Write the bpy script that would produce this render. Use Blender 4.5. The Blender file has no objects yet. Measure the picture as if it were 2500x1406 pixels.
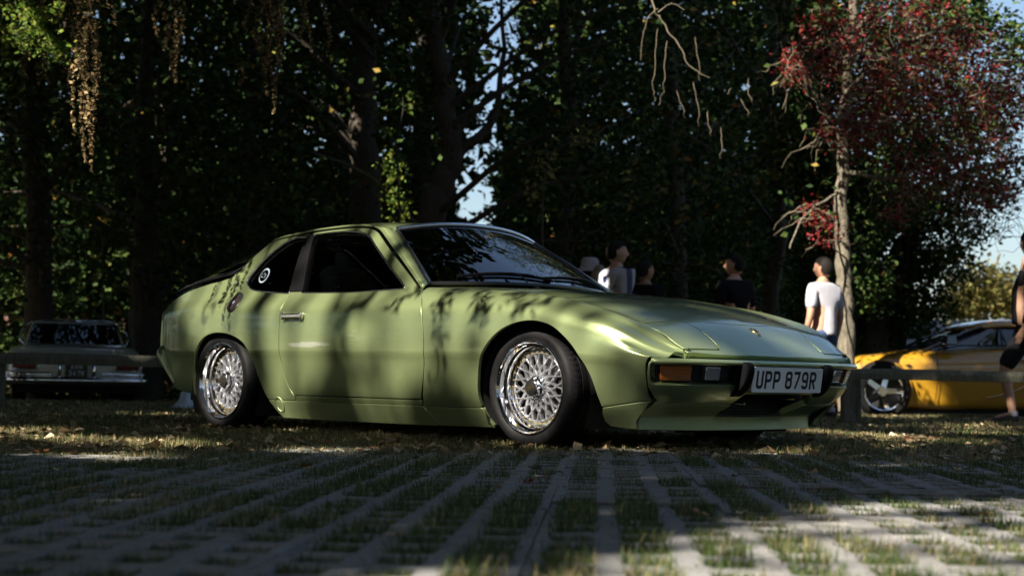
import bpy, math, random
import numpy as np
from mathutils import Vector, Matrix
from mathutils.geometry import delaunay_2d_cdt
random.seed(7)
RNG = np.random.default_rng(7)
R = math.radians
COL = bpy.context.scene.collection
SC = bpy.context.scene

# ------------------------------------------------------------------ camera, light, exposure
CAM = np.array([7.4456, -5.8807, 0.3045]); YAW = 2.3618; PITCH = 0.0567; ROLL = 0.0168; FPX = 3902.5
def cam_axes():
    f = np.array([math.cos(YAW)*math.cos(PITCH), math.sin(YAW)*math.cos(PITCH), math.sin(PITCH)])
    r = np.cross(f, [0, 0, 1]); r /= np.linalg.norm(r); u = np.cross(r, f)
    c, s = math.cos(ROLL), math.sin(ROLL)
    return c*r+s*u, -s*r+c*u, f
AR, AU, AF = cam_axes()
FH = np.array([math.cos(YAW), math.sin(YAW), 0.0]); RH = np.array([math.sin(YAW), -math.cos(YAW), 0.0])
cd = bpy.data.cameras.new('camera'); cam = bpy.data.objects.new('camera', cd); COL.objects.link(cam)
cam.matrix_world = Matrix(((AR[0], AU[0], -AF[0], CAM[0]), (AR[1], AU[1], -AF[1], CAM[1]), (AR[2], AU[2], -AF[2], CAM[2]), (0, 0, 0, 1)))
cd.sensor_width = 36; cd.lens = FPX/2500*36; cd.clip_start = 0.05; cd.clip_end = 3000
cd.dof.use_dof = True; cd.dof.focus_distance = 6.75; cd.dof.aperture_fstop = 4.0; cd.dof.aperture_blades = 9
SC.camera = cam
SUN_EL = R(42); SUN_H = -RH*0.692 - FH*0.722; SUN_H /= np.linalg.norm(SUN_H)
SUN = np.array([SUN_H[0]*math.cos(SUN_EL), SUN_H[1]*math.cos(SUN_EL), math.sin(SUN_EL)])
w = bpy.data.worlds.new('World'); SC.world = w; w.use_nodes = True
nt = w.node_tree; nt.nodes.clear()
sky = nt.nodes.new('ShaderNodeTexSky'); sky.sky_type = 'NISHITA'; sky.sun_disc = False
sky.sun_elevation = SUN_EL; sky.sun_rotation = math.atan2(SUN[0], SUN[1]); sky.air_density = 1.0; sky.dust_density = 2.0; sky.ozone_density = 1.5
bg = nt.nodes.new('ShaderNodeBackground'); bg.inputs['Strength'].default_value = 0.05
wo = nt.nodes.new('ShaderNodeOutputWorld'); nt.links.new(sky.outputs[0], bg.inputs[0]); nt.links.new(bg.outputs[0], wo.inputs[0])
sl = bpy.data.lights.new('sun', 'SUN'); sl.energy = 5.0; sl.angle = R(0.45); sl.color = (1.0, 0.91, 0.77)
so = bpy.data.objects.new('sun', sl); COL.objects.link(so)
so.rotation_euler = Vector(SUN).to_track_quat('Z', 'Y').to_euler(); so.location = (0, 0, 30)
SC.view_settings.view_transform = 'Standard'; SC.view_settings.look = 'None'
SC.view_settings.exposure = 1.82; SC.view_settings.gamma = 1.0; SC.view_settings.use_curve_mapping = False
SC.cycles.max_bounces = 8; SC.cycles.diffuse_bounces = 2; SC.cycles.glossy_bounces = 4; SC.cycles.transmission_bounces = 4
SC.cycles.transparent_max_bounces = 10; SC.cycles.caustics_reflective = False; SC.cycles.caustics_refractive = False
SC.cycles.sample_clamp_indirect = 4.0; SC.cycles.use_denoising = True

# ------------------------------------------------------------------ small helpers
def ray(px, py):
    d = AF + (px-1250)/FPX*AR - (py-703)/FPX*AU
    return d/np.linalg.norm(d)
def gz(P):
    """ground height: level round the car, falling gently behind it"""
    d = (np.asarray(P)[..., :2]-CAM[:2])@FH[:2]
    return -0.009*np.clip(d-10, 0, 40)
def gp(px, D):
    """point on the ground D metres in front of the lens plane, in the direction of column px"""
    P = CAM + D*FH + RH*((px-1250)/FPX*D*math.cos(PITCH)); P = np.array([P[0], P[1], 0.0]); P[2] = float(gz(P)); return P
def tag(o, label=None, cat=None, group=None, kind=None):
    if label: o['label'] = label
    if cat: o['category'] = cat
    if group: o['group'] = group
    if kind: o['kind'] = kind
    return o
def empty(name, loc=(0, 0, 0), rz=0, parent=None):
    o = bpy.data.objects.new(name, None); COL.objects.link(o); o.location = loc; o.rotation_euler = (0, 0, rz)
    o.empty_display_size = 0.2
    if parent: o.parent = parent
    return o
def mesh_obj(name, V, F, mat, parent=None, smooth=True, normals=None, matidx=None):
    me = bpy.data.meshes.new(name); me.from_pydata([tuple(map(float, v)) for v in V], [], [tuple(map(int, f)) for f in F])
    for m in (mat if isinstance(mat, (list, tuple)) else [mat]): me.materials.append(m)
    if smooth: me.polygons.foreach_set('use_smooth', [True]*len(me.polygons))
    if matidx is not None: me.polygons.foreach_set('material_index', matidx)
    if normals is not None:
        me.update(); me.normals_split_custom_set_from_vertices([tuple(map(float, n)) for n in normals])
    me.update()
    o = bpy.data.objects.new(name, me); COL.objects.link(o)
    if parent: o.parent = parent
    return o
def fast_mesh(name, V, F, mat, parent=None, smooth=False):
    """V (n,3), F (m,k) numpy with equal k"""
    V = np.ascontiguousarray(V, dtype=np.float32); F = np.ascontiguousarray(F, dtype=np.int32); k = F.shape[1]
    me = bpy.data.meshes.new(name); me.vertices.add(len(V)); me.vertices.foreach_set('co', V.ravel())
    me.loops.add(F.size); me.loops.foreach_set('vertex_index', F.ravel())
    me.polygons.add(len(F)); me.polygons.foreach_set('loop_start', np.arange(0, F.size, k, dtype=np.int32))
    me.polygons.foreach_set('loop_total', np.full(len(F), k, dtype=np.int32))
    me.update(calc_edges=True)
    if smooth: me.polygons.foreach_set('use_smooth', np.ones(len(F), dtype=bool))
    if mat: me.materials.append(mat)
    o = bpy.data.objects.new(name, me); COL.objects.link(o)
    if parent: o.parent = parent
    return o
def unit(v, ax=-1):
    v = np.asarray(v, float); return v/np.maximum(np.linalg.norm(v, axis=ax, keepdims=True), 1e-9)
class MB:
    """collects geometry and links it as one mesh"""
    def __init__(s): s.V = []; s.F = []
    def add(s, V, F):
        n = len(s.V); s.V += [tuple(map(float, v)) for v in V]; s.F += [tuple(i+n for i in f) for f in F]; return s
    def box(s, c, d, rz=0, rot=None, taper=1.0):
        c = np.array(c, float); d = np.array(d, float)/2
        P = np.array([[x, y, z] for z in (-1, 1) for y in (-1, 1) for x in (-1, 1)], float)*d
        P[4:, :2] *= taper
        M = np.eye(3) if rot is None else np.array(rot)
        if rz: M = np.array([[math.cos(rz), -math.sin(rz), 0], [math.sin(rz), math.cos(rz), 0], [0, 0, 1]])@M
        return s.add(P@M.T+c, [(0, 2, 3, 1), (4, 5, 7, 6), (0, 1, 5, 4), (2, 6, 7, 3), (0, 4, 6, 2), (1, 3, 7, 5)])
    def tube(s, pts, rad, n=8, closed=False, cap=True, flat=1.0, up=(0, 0, 1)):
        P = np.array(pts, float); m = len(P); rad = np.broadcast_to(np.array(rad, float), (m,))
        T = np.roll(P, -1, 0)-np.roll(P, 1, 0)
        if not closed: T[0] = P[1]-P[0]; T[-1] = P[-1]-P[-2]
        T = unit(T); V = []; a = np.array(up, float)
        if abs(T[0]@a) > .95: a = np.array([1, .2, 0.])
        for i in range(m):
            b = np.cross(T[i], a); b = b/max(np.linalg.norm(b), 1e-6); c = np.cross(b, T[i])
            if i == 0 or True: a_next = c
            for k in range(n):
                t = 2*math.pi*k/n; V.append(P[i]+rad[i]*(math.cos(t)*b*1.0+math.sin(t)*c*flat))
            a = a_next if flat == 1.0 else a
        F = []
        for i in range(m if closed else m-1):
            j = (i+1) % m
            for k in range(n): F.append((i*n+k, i*n+(k+1) % n, j*n+(k+1) % n, j*n+k))
        if cap and not closed: F.append(tuple(range(n-1, -1, -1))); F.append(tuple((m-1)*n+k for k in range(n)))
        return s.add(V, F)
    def lathe(s, prof, n=48, axis='y', centre=(0, 0, 0), closed=False):
        """prof: list of (radius, along); axis the turning axis"""
        V = []; c = np.array(centre, float); m = len(prof)
        for k in range(n):
            t = 2*math.pi*k/n
            for r, a in prof:
                p = {'y': (r*math.cos(t), a, r*math.sin(t)), 'z': (r*math.cos(t), r*math.sin(t), a), 'x': (a, r*math.cos(t), r*math.sin(t))}[axis]
                V.append(c+np.array(p))
        F = []
        for k in range(n):
            j = (k+1) % n
            for i in range(m if closed else m-1):
                i2 = (i+1) % m; F.append((k*m+i, j*m+i, j*m+i2, k*m+i2))
        return s.add(V, F)
    def build(s, name, mat, parent=None, smooth=True, bevel=0, seg=2, angle=35, flipfix=True):
        o = mesh_obj(name, s.V, s.F, mat, parent, smooth)
        if flipfix:
            import bmesh
            b = bmesh.new(); b.from_mesh(o.data); bmesh.ops.recalc_face_normals(b, faces=b.faces); b.to_mesh(o.data); b.free()
        if bevel:
            md = o.modifiers.new('bevel', 'BEVEL'); md.width = bevel; md.segments = seg; md.limit_method = 'ANGLE'; md.angle_limit = R(angle)
        if smooth:
            try: o.data.set_sharp_from_angle(angle=R(angle))
            except Exception: pass
        return o
def catmull(P, n=8, closed=False):
    P = np.array(P, float); m = len(P); out = []
    rng = range(m if closed else m-1)
    for i in rng:
        if closed: a, b, c, d = P[(i-1) % m], P[i], P[(i+1) % m], P[(i+2) % m]
        else: a, b, c, d = P[max(i-1, 0)], P[i], P[i+1], P[min(i+2, m-1)]
        for k in range(n):
            t = k/n; out.append(.5*((2*b)+(c-a)*t+(2*a-5*b+4*c-d)*t*t+(3*b-a-3*c+d)*t**3))
    if not closed: out.append(P[-1])
    return np.array(out)
def rounded(P, r, n=5):
    """closed polygon with filleted corners; r scalar or list"""
    P = np.array(P, float); m = len(P); rr = np.broadcast_to(np.array(r, float), (m,)); out = []
    for i in range(m):
        a, b, c = P[i-1], P[i], P[(i+1) % m]; u = (a-b); v = (c-b); lu, lv = np.linalg.norm(u), np.linalg.norm(v)
        d = min(rr[i], lu*.45, lv*.45)
        if d < 1e-5: out.append(b); continue
        p, q = b+u/lu*d, b+v/lv*d
        for k in range(n+1):
            t = k/n; out.append((1-t)**2*p+2*t*(1-t)*b+t*t*q)
    return np.array(out)
def resample(P, step, closed=True):
    P = np.array(P, float); Q = []
    m = len(P)
    for i in range(m if closed else m-1):
        a, b = P[i], P[(i+1) % m]; k = max(1, int(math.ceil(np.linalg.norm(b-a)/step)))
        for j in range(k): Q.append(a+(b-a)*j/k)
    if not closed: Q.append(P[-1])
    Q = np.array(Q); keep = [0]
    for i in range(1, len(Q)):
        if np.linalg.norm(Q[i]-Q[keep[-1]]) > step*.12: keep.append(i)
    if closed and len(keep) > 3 and np.linalg.norm(Q[keep[-1]]-Q[0]) < step*.12: keep.pop()
    return Q[keep]
def inpoly(X, Y, P):
    n = len(P); ins = np.zeros(X.shape, bool); j = n-1
    for i in range(n):
        xi, yi = P[i]; xj, yj = P[j]
        c = ((yi > Y) != (yj > Y)) & (X < (xj-xi)*(Y-yi)/(yj-yi+1e-12)+xi); ins ^= c; j = i
    return ins
def polydist(X, Y, P):
    A = np.array(P); B = np.roll(A, -1, 0); d = np.full(X.shape, 1e9)
    for a, b in zip(A, B):
        ab = b-a; t = np.clip(((X-a[0])*ab[0]+(Y-a[1])*ab[1])/(ab@ab+1e-12), 0, 1)
        d = np.minimum(d, np.hypot(X-a[0]-t*ab[0], Y-a[1]-t*ab[1]))
    return d
def surf_normal(surf, U, V, h=1e-3):
    a = surf(U+h, V)-surf(U-h, V); b = surf(U, V+h)-surf(U, V-h)
    return unit(np.cross(a, b))
def panel(name, outline, surf, mat, parent, out, holes=(), step=.022, gap=.0022, depth=.018, mirror=False, offset=0.0, hem=True, double=False):
    """Sheet-metal / glass panel cut from a parametric surface by a 2D outline, edges rolled inwards.
    out: a direction (3,) the outside roughly faces."""
    loops = [resample(outline, step)]+[resample(h, step) for h in holes]
    o2 = loops[0]; mn, mx = o2.min(0), o2.max(0)
    gx, gy = np.meshgrid(np.arange(mn[0]+step/2, mx[0], step), np.arange(mn[1]+step/2, mx[1], step)); gx[::2] += step*.5
    gx, gy = gx.ravel(), gy.ravel(); ok = inpoly(gx, gy, o2) & (polydist(gx, gy, o2) > step*.45)
    for h in loops[1:]: ok &= ~inpoly(gx, gy, h) & (polydist(gx, gy, h) > step*.45)
    pts = [tuple(p) for l in loops for p in l]+list(zip(gx[ok], gy[ok])); edges = []; n0 = 0; rngs = []
    for l in loops:
        m = len(l); edges += [(n0+i, n0+(i+1) % m) for i in range(m)]; rngs.append((n0, m)); n0 += m
    r = delaunay_2d_cdt([Vector(p) for p in pts], edges, [], 0, 1e-6)
    UV = np.array([tuple(v) for v in r[0]]); T = np.array([t for t in r[2] if len(t) == 3])
    orig = {}
    for i, ol in enumerate(r[3]):
        for q in ol: orig[q] = i
    cen = UV[T].mean(1); ok = inpoly(cen[:, 0], cen[:, 1], loops[0])
    for h in loops[1:]: ok &= ~inpoly(cen[:, 0], cen[:, 1], h)
    T = T[ok]
    P = surf(UV[:, 0], UV[:, 1]); N = surf_normal(surf, UV[:, 0], UV[:, 1])
    sg = 1 if np.mean(N@np.array(out, float)) > 0 else -1; N = N*sg; P = P+N*offset
    # face winding
    tn = np.cross(P[T[:, 1]]-P[T[:, 0]], P[T[:, 2]]-P[T[:, 0]]); fl = (tn*N[T].mean(1)).sum(1) < 0; T[fl] = T[fl][:, ::-1]
    F = [tuple(t) for t in T]; V = list(P); NN = list(N)
    if hem:
        for li, (s0, m) in enumerate(rngs):
            idx = [orig[s0+i] for i in range(m)]; L = P[idx]; Nn = N[idx]
            tan = unit(np.roll(L, -1, 0)-np.roll(L, 1, 0)); inw = np.cross(Nn, tan)
            l2 = loops[li]; area = np.sum(l2[:, 0]*np.roll(l2[:, 1], -1)-l2[:, 1]*np.roll(l2[:, 0], -1))
            # inward test on a few points
            sgn = 0
            for k in range(0, m, max(1, m//8)):
                c = cen[ok] if False else None
            step2 = UV[idx]; t2 = unit(np.roll(step2, -1, 0)-np.roll(step2, 1, 0)); n2 = np.stack([-t2[:, 1], t2[:, 0]], 1)
            probe = step2+n2*step*.2
            inside = inpoly(probe[:, 0], probe[:, 1], loops[0]).mean() > .5 if li == 0 else not (inpoly(probe[:, 0], probe[:, 1], loops[li]).mean() > .5)
            pu = surf(probe[:, 0], probe[:, 1])+N[idx]*offset-L; s_ = np.sign((pu*inw).sum(1)); s_ = np.where(s_ == 0, 1, s_)*(1 if inside else -1)
            inw = inw*s_[:, None]
            base = L+inw*(gap+.0016)
            for i, k in enumerate(idx): V[k] = base[i]
            rings = [(base-inw*.0011-Nn*.0006, unit(Nn-inw*.7)), (base-inw*.0016-Nn*.002, -inw), (base-inw*.0016-Nn*depth, -inw)]
            prev = idx
            for Rg, Rn in rings:
                st = len(V); V += list(Rg); NN += list(Rn); cur = list(range(st, st+m))
                for i in range(m):
                    j = (i+1) % m; q = [prev[i], prev[j], cur[j], cur[i]]
                    a = np.cross(np.array(V[q[1]])-V[q[0]], np.array(V[q[2]])-V[q[0]])
                    if a@(NN[q[3]]) < 0: q = q[::-1]
                    F.append(tuple(q))
                prev = cur
    V = np.array(V); NN = np.array(NN)
    if mirror:
        V = V*[1, -1, 1]; NN = NN*[1, -1, 1]; F = [f[::-1] for f in F]
    return mesh_obj(name, V, F, mat, parent, True, NN)
def both(name, outline, surf, mat, parent, out, **k):
    """the same panel on the near (-y) and the far (+y) side"""
    a = panel(name, outline, surf, mat, parent, out, **k)
    me = a.data.copy(); n = len(me.vertices); co = np.empty(n*3); me.vertices.foreach_get('co', co)
    b = panel(name, outline, surf, mat, parent, out, mirror=True, **k)
    return a, b
def strip(name, P, prof_r, mat, parent, n=8, closed=True, flat=1.0, mirror=True, up=(0, 0, 1)):
    res = []
    for m in ((1, -1) if mirror else (1,)):
        Q = np.array(P)*[1, m, 1]; res.append(MB().tube(Q, prof_r, n, closed, flat=flat, up=up).build(name, mat, parent, angle=60))
    return res

# ------------------------------------------------------------------ materials
def nodemat(name):
    m = bpy.data.materials.new(name); m.use_nodes = True; nt = m.node_tree; b = nt.nodes['Principled BSDF']; return m, nt, b
def N_(nt, t, **k):
    n = nt.nodes.new(t)
    for a, v in k.items(): setattr(n, a, v)
    return n
def noise(nt, scale, detail=4, rough=.55, vec=None, dims='3D'):
    n = N_(nt, 'ShaderNodeTexNoise'); n.noise_dimensions = dims; n.inputs['Scale'].default_value = scale; n.inputs['Detail'].default_value = detail; n.inputs['Roughness'].default_value = rough
    if vec is not None: nt.links.new(vec, n.inputs['Vector'])
    return n
def ramp(nt, fac, stops, interp='LINEAR'):
    r = N_(nt, 'ShaderNodeValToRGB'); r.color_ramp.interpolation = interp; e = r.color_ramp.elements
    while len(e) < len(stops): e.new(.5)
    for i, (p, c) in enumerate(stops):
        e[i].position = p; e[i].color = tuple(c)+(1,) if len(c) == 3 else c
    nt.links.new(fac, r.inputs[0]); return r
def bumpn(nt, b, height, strength=.3, dist=.01):
    n = N_(nt, 'ShaderNodeBump'); n.inputs['Strength'].default_value = strength; n.inputs['Distance'].default_value = dist
    nt.links.new(height, n.inputs['Height']); nt.links.new(n.outputs[0], b.inputs['Normal']); return n
def simple(name, col, rough=.5, metal=0, spec=.5, coat=0, var=0.0, vscale=8, bump=0, bscale=60, trans=0, ior=1.5, emit=None):
    m, nt, b = nodemat(name); b.inputs['Base Color'].default_value = (*col, 1); b.inputs['Roughness'].default_value = rough
    b.inputs['Metallic'].default_value = metal; b.inputs['Specular IOR Level'].default_value = spec; b.inputs['Coat Weight'].default_value = coat
    b.inputs['IOR'].default_value = ior; b.inputs['Transmission Weight'].default_value = trans
    tc = N_(nt, 'ShaderNodeTexCoord')
    if var:
        n = noise(nt, vscale, 5, .6, tc.outputs['Object']); c = np.array(col)
        r = ramp(nt, n.outputs['Fac'], [(.3, tuple(c*(1-var))), (.7, tuple(np.clip(c*(1+var), 0, 1)))]); nt.links.new(r.outputs[0], b.inputs['Base Color'])
    if bump:
        n = noise(nt, bscale, 3, .6, tc.outputs['Object']); bumpn(nt, b, n.outputs['Fac'], bump, .004)
    return m
def mixc(nt, fac, a, b_):
    n = N_(nt, 'ShaderNodeMix', data_type='RGBA'); 
    if hasattr(fac, 'type'): nt.links.new(fac, n.inputs[0])
    else: n.inputs[0].default_value = fac
    for s, v in ((n.inputs[6], a), (n.inputs[7], b_)):
        if hasattr(v, 'type'): nt.links.new(v, s)
        else: s.default_value = (*v, 1)
    return n.outputs[2]
def mathn(nt, op, a, b_=None, c=None):
    n = N_(nt, 'ShaderNodeMath', operation=op)
    for i, v in enumerate((a, b_, c)):
        if v is None: continue
        if hasattr(v, 'type'): nt.links.new(v, n.inputs[i])
        else: n.inputs[i].default_value = v
    return n.outputs[0]
def mat_paint(name, stone=False, scuffs=False):
    m, nt, b = nodemat(name); tc = N_(nt, 'ShaderNodeTexCoord'); ob = tc.outputs['Object']
    big = noise(nt, 3, 4, .6, ob); fl = noise(nt, 900, 2, .5, ob)
    base = mixc(nt, big.outputs['Fac'], (.245, .312, .142), (.263, .332, .155))
    base = mixc(nt, ramp(nt, fl.outputs['Fac'], [(.35, (0, 0, 0)), (.7, (1, 1, 1))]).outputs[0], base, (.35, .42, .21))
    # faint polishing scratches, stretched along the car
    mp = N_(nt, 'ShaderNodeMapping'); nt.links.new(ob, mp.inputs[0]); mp.inputs['Scale'].default_value = (2.2, 8, 60); mp.inputs['Rotation'].default_value = (0, R(4), 0)
    sc = noise(nt, 2.4, 6, .7, mp.outputs[0]); scr = ramp(nt, sc.outputs['Fac'], [(.66, (0, 0, 0)), (.74, (1, 1, 1))]).outputs[0]
    msk = noise(nt, 1.7, 3, .5, ob); mk = ramp(nt, msk.outputs['Fac'], [(.48, (0, 0, 0)), (.62, (1, 1, 1))]).outputs[0]
    s1 = mathn(nt, 'MULTIPLY', mathn(nt, 'MULTIPLY', scr, mk), .25)
    col = mixc(nt, s1, base, (.55, .60, .42))
    if scuffs:
        sep = N_(nt, 'ShaderNodeSeparateXYZ'); nt.links.new(ob, sep.inputs[0])
        def blob(cx, cz, sx, sz_):
            a = mathn(nt, 'MULTIPLY', mathn(nt, 'SUBTRACT', sep.outputs[0], cx), 1/sx); c = mathn(nt, 'MULTIPLY', mathn(nt, 'SUBTRACT', sep.outputs[2], cz), 1/sz_)
            d = mathn(nt, 'ADD', mathn(nt, 'MULTIPLY', a, a), mathn(nt, 'MULTIPLY', c, c)); return mathn(nt, 'SUBTRACT', 1.0, d)
        mp2 = N_(nt, 'ShaderNodeMapping'); nt.links.new(ob, mp2.inputs[0]); mp2.inputs['Scale'].default_value = (5, 5, 130); mp2.inputs['Rotation'].default_value = (0, R(-3), 0)
        n2 = noise(nt, 2.0, 7, .75, mp2.outputs[0])
        k1 = ramp(nt, mathn(nt, 'ADD', mathn(nt, 'MULTIPLY', blob(.86, .463, .22, .018), .32), mathn(nt, 'SUBTRACT', n2.outputs['Fac'], .22)), [(.40, (0, 0, 0)), (.46, (1, 1, 1))]).outputs[0]
        k2 = ramp(nt, mathn(nt, 'ADD', mathn(nt, 'MULTIPLY', blob(1.25, .50, .50, .07), .12), mathn(nt, 'SUBTRACT', n2.outputs['Fac'], .12)), [(.56, (0, 0, 0)), (.62, (1, 1, 1))]).outputs[0]
        col = mixc(nt, mathn(nt, 'MINIMUM', mathn(nt, 'MAXIMUM', k1, mathn(nt, 'MULTIPLY', k2, .55)), .8), col, (.62, .64, .55))
    nt.links.new(col, b.inputs['Base Color'])
    b.inputs['Metallic'].default_value = .74; b.inputs['Roughness'].default_value = .34
    b.inputs['Coat Weight'].default_value = 1.0; b.inputs['Coat Roughness'].default_value = .035; b.inputs['Coat IOR'].default_value = 1.5
    if stone:
        v = noise(nt, 230, 4, .65, ob); bumpn(nt, b, v.outputs['Fac'], .8, .004); b.inputs['Coat Roughness'].default_value = .16; b.inputs['Roughness'].default_value = .5
        n3 = bumpn(nt, b, v.outputs['Fac'], .7, .003); nt.links.new(n3.outputs[0], b.inputs['Coat Normal'])
    else:
        op = noise(nt, 420, 2, .5, ob); n3 = N_(nt, 'ShaderNodeBump'); n3.inputs['Strength'].default_value = .035; n3.inputs['Distance'].default_value = .001
        nt.links.new(op.outputs['Fac'], n3.inputs['Height']); nt.links.new(n3.outputs[0], b.inputs['Coat Normal'])
    return m
def mat_glass(name, tint=(.30, .34, .33), rough=.0, streak=False, gain=1.6):
    """car glass: mirror-like sheen over a tinted see-through pane"""
    m, nt, b = nodemat(name); nt.nodes.remove(b); out = nt.nodes['Material Output']
    fr = N_(nt, 'ShaderNodeFresnel'); fr.inputs['IOR'].default_value = 1.55
    gl = N_(nt, 'ShaderNodeBsdfGlossy'); gl.inputs['Roughness'].default_value = rough; gl.inputs['Color'].default_value = (1, 1, 1, 1)
    tr = N_(nt, 'ShaderNodeBsdfTransparent'); tr.inputs['Color'].default_value = (*tint, 1)
    mx = N_(nt, 'ShaderNodeMixShader')
    if streak:
        tc = N_(nt, 'ShaderNodeTexCoord'); n = noise(nt, 5, 4, .6, tc.outputs['Object']); bn = N_(nt, 'ShaderNodeBump'); bn.inputs['Strength'].default_value = .03; bn.inputs['Distance'].default_value = .02
        nt.links.new(n.outputs['Fac'], bn.inputs['Height']); nt.links.new(bn.outputs[0], gl.inputs['Normal'])
    fac = mathn(nt, 'MINIMUM', mathn(nt, 'MULTIPLY', fr.outputs[0], gain), 1.0)
    nt.links.new(fac, mx.inputs[0]); nt.links.new(tr.outputs[0], mx.inputs[1]); nt.links.new(gl.outputs[0], mx.inputs[2]); nt.links.new(mx.outputs[0], out.inputs[0])
    return m
M = {}
M['paint'] = mat_paint('green_paint'); M['paint_door'] = mat_paint('green_paint_scuffed', scuffs=True); M['stone'] = mat_paint('green_stone_guard', stone=True)
M['chrome'] = simple('chrome', (.80, .80, .82), .07, 1.0); M['polished'] = simple('polished_alloy', (.86, .86, .88), .055, 1.0)
M['silver'] = simple('silver_alloy', (.55, .56, .60), .30, .85, var=.06, vscale=40); M['gold'] = simple('gold', (.75, .55, .20), .25, 1.0)
M['rubber'] = simple('rubber', (.004, .004, .005), .7, spec=.06, bump=.2, bscale=200); M['tyre'] = simple('tyre_rubber', (.007, .007, .008), .62, spec=.14, bump=.25, bscale=180, var=.3, vscale=30)
M['black'] = simple('black_plastic', (.012, .013, .016), .38, bump=.15, bscale=300); M['blacktrim'] = simple('black_trim', (.010, .010, .012), .22, coat=.5)
M['dark'] = simple('underside_dark', (.010, .010, .010), .85); M['cloth'] = simple('seat_cloth', (.020, .020, .024), .9, var=.4, vscale=60)
M['glass'] = mat_glass('window_glass', (.11, .13, .13)); M['screen'] = mat_glass('windscreen_glass', (.16, .20, .18), streak=True, gain=2.6)
M['hatch'] = mat_glass('hatch_glass', (.10, .12, .12))
M['white'] = simple('plate_white', (.88, .88, .90), .35, var=.05); M['ink'] = simple('black_ink', (.01, .01, .01), .4)
M['pale'] = simple('pale_paint', (.62, .60, .55), .4, var=.15, vscale=60); M['sticker'] = simple('sticker_white', (.20, .25, .30), .5)
# ------------------------------------------------------------------ body surfaces of the green coupe (x forward, y left, z up)
def nspline(x,y):
    # natural cubic spline -> callable
    x=np.array(x,float);y=np.array(y,float);n=len(x);h=np.diff(x)
    A=np.zeros((n,n));b=np.zeros(n);A[0,0]=A[-1,-1]=1
    for i in range(1,n-1):
        A[i,i-1]=h[i-1];A[i,i]=2*(h[i-1]+h[i]);A[i,i+1]=h[i]
        b[i]=3*((y[i+1]-y[i])/h[i]-(y[i]-y[i-1])/h[i-1])
    c=np.linalg.solve(A,b)
    bb=np.diff(y)/h-h*(2*c[:-1]+c[1:])/3;d=np.diff(c)/(3*h)
    def f(t):
        t=np.asarray(t,float);i=np.clip(np.searchsorted(x,t)-1,0,n-2)
        q=np.clip(t,x[0]-.3,x[-1]+.3)-x[i]
        return y[i]+bb[i]*q+c[i]*q*q+d[i]*q**3
    return f
def hspline(x,y):
    # pchip-like monotone spline
    x=np.array(x,float);y=np.array(y,float);h=np.diff(x);dl=np.diff(y)/h
    m=np.zeros(len(x));m[0]=dl[0];m[-1]=dl[-1]
    for i in range(1,len(x)-1):
        if dl[i-1]*dl[i]>0:
            w1=2*h[i]+h[i-1];w2=h[i]+2*h[i-1];m[i]=(w1+w2)/(w1/dl[i-1]+w2/dl[i])
    def f(t):
        t=np.asarray(t,float);i=np.clip(np.searchsorted(x,t)-1,0,len(x)-2)
        s=(t-x[i])/h[i];s=np.clip(s,-.3,1.3)
        return (2*s**3-3*s*s+1)*y[i]+(s**3-2*s*s+s)*h[i]*m[i]+(-2*s**3+3*s*s)*y[i+1]+(s**3-s*s)*h[i]*m[i+1]
    return f
def section(sk,W,Z):
    """sk knots; W,Z lists of callables of x. returns f(x,s)->(w,z) Catmull (nonuniform, limited)"""
    sk=np.array(sk,float);n=len(sk);h=np.diff(sk)
    def f(x,s):
        x=np.asarray(x,float);s=np.asarray(s,float)
        Wv=np.stack([w(x) for w in W]);Zv=np.stack([z(x) for z in Z])
        out=[]
        i=np.clip(np.searchsorted(sk,s)-1,0,n-2)
        t=(s-sk[i])/h[i]
        for V in(Wv,Zv):
            dl=np.diff(V,axis=0)/h.reshape(-1,*([1]*(V.ndim-1)))
            m=np.empty_like(V);m[0]=dl[0];m[-1]=dl[-1]
            for k in range(1,n-1):
                m[k]=(dl[k-1]*h[k]+dl[k]*h[k-1])/(h[k-1]+h[k])
            g=lambda Q,j:np.take_along_axis(Q,j[None],0)[0]
            a,b=g(V,i),g(V,i+1);ma,mb=g(m,i),g(m,i+1);hh=h[i]
            out.append((2*t**3-3*t*t+1)*a+(t**3-2*t*t+t)*hh*ma+(-2*t**3+3*t*t)*b+(t**3-t*t)*hh*mb)
        return out
    return f
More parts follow.
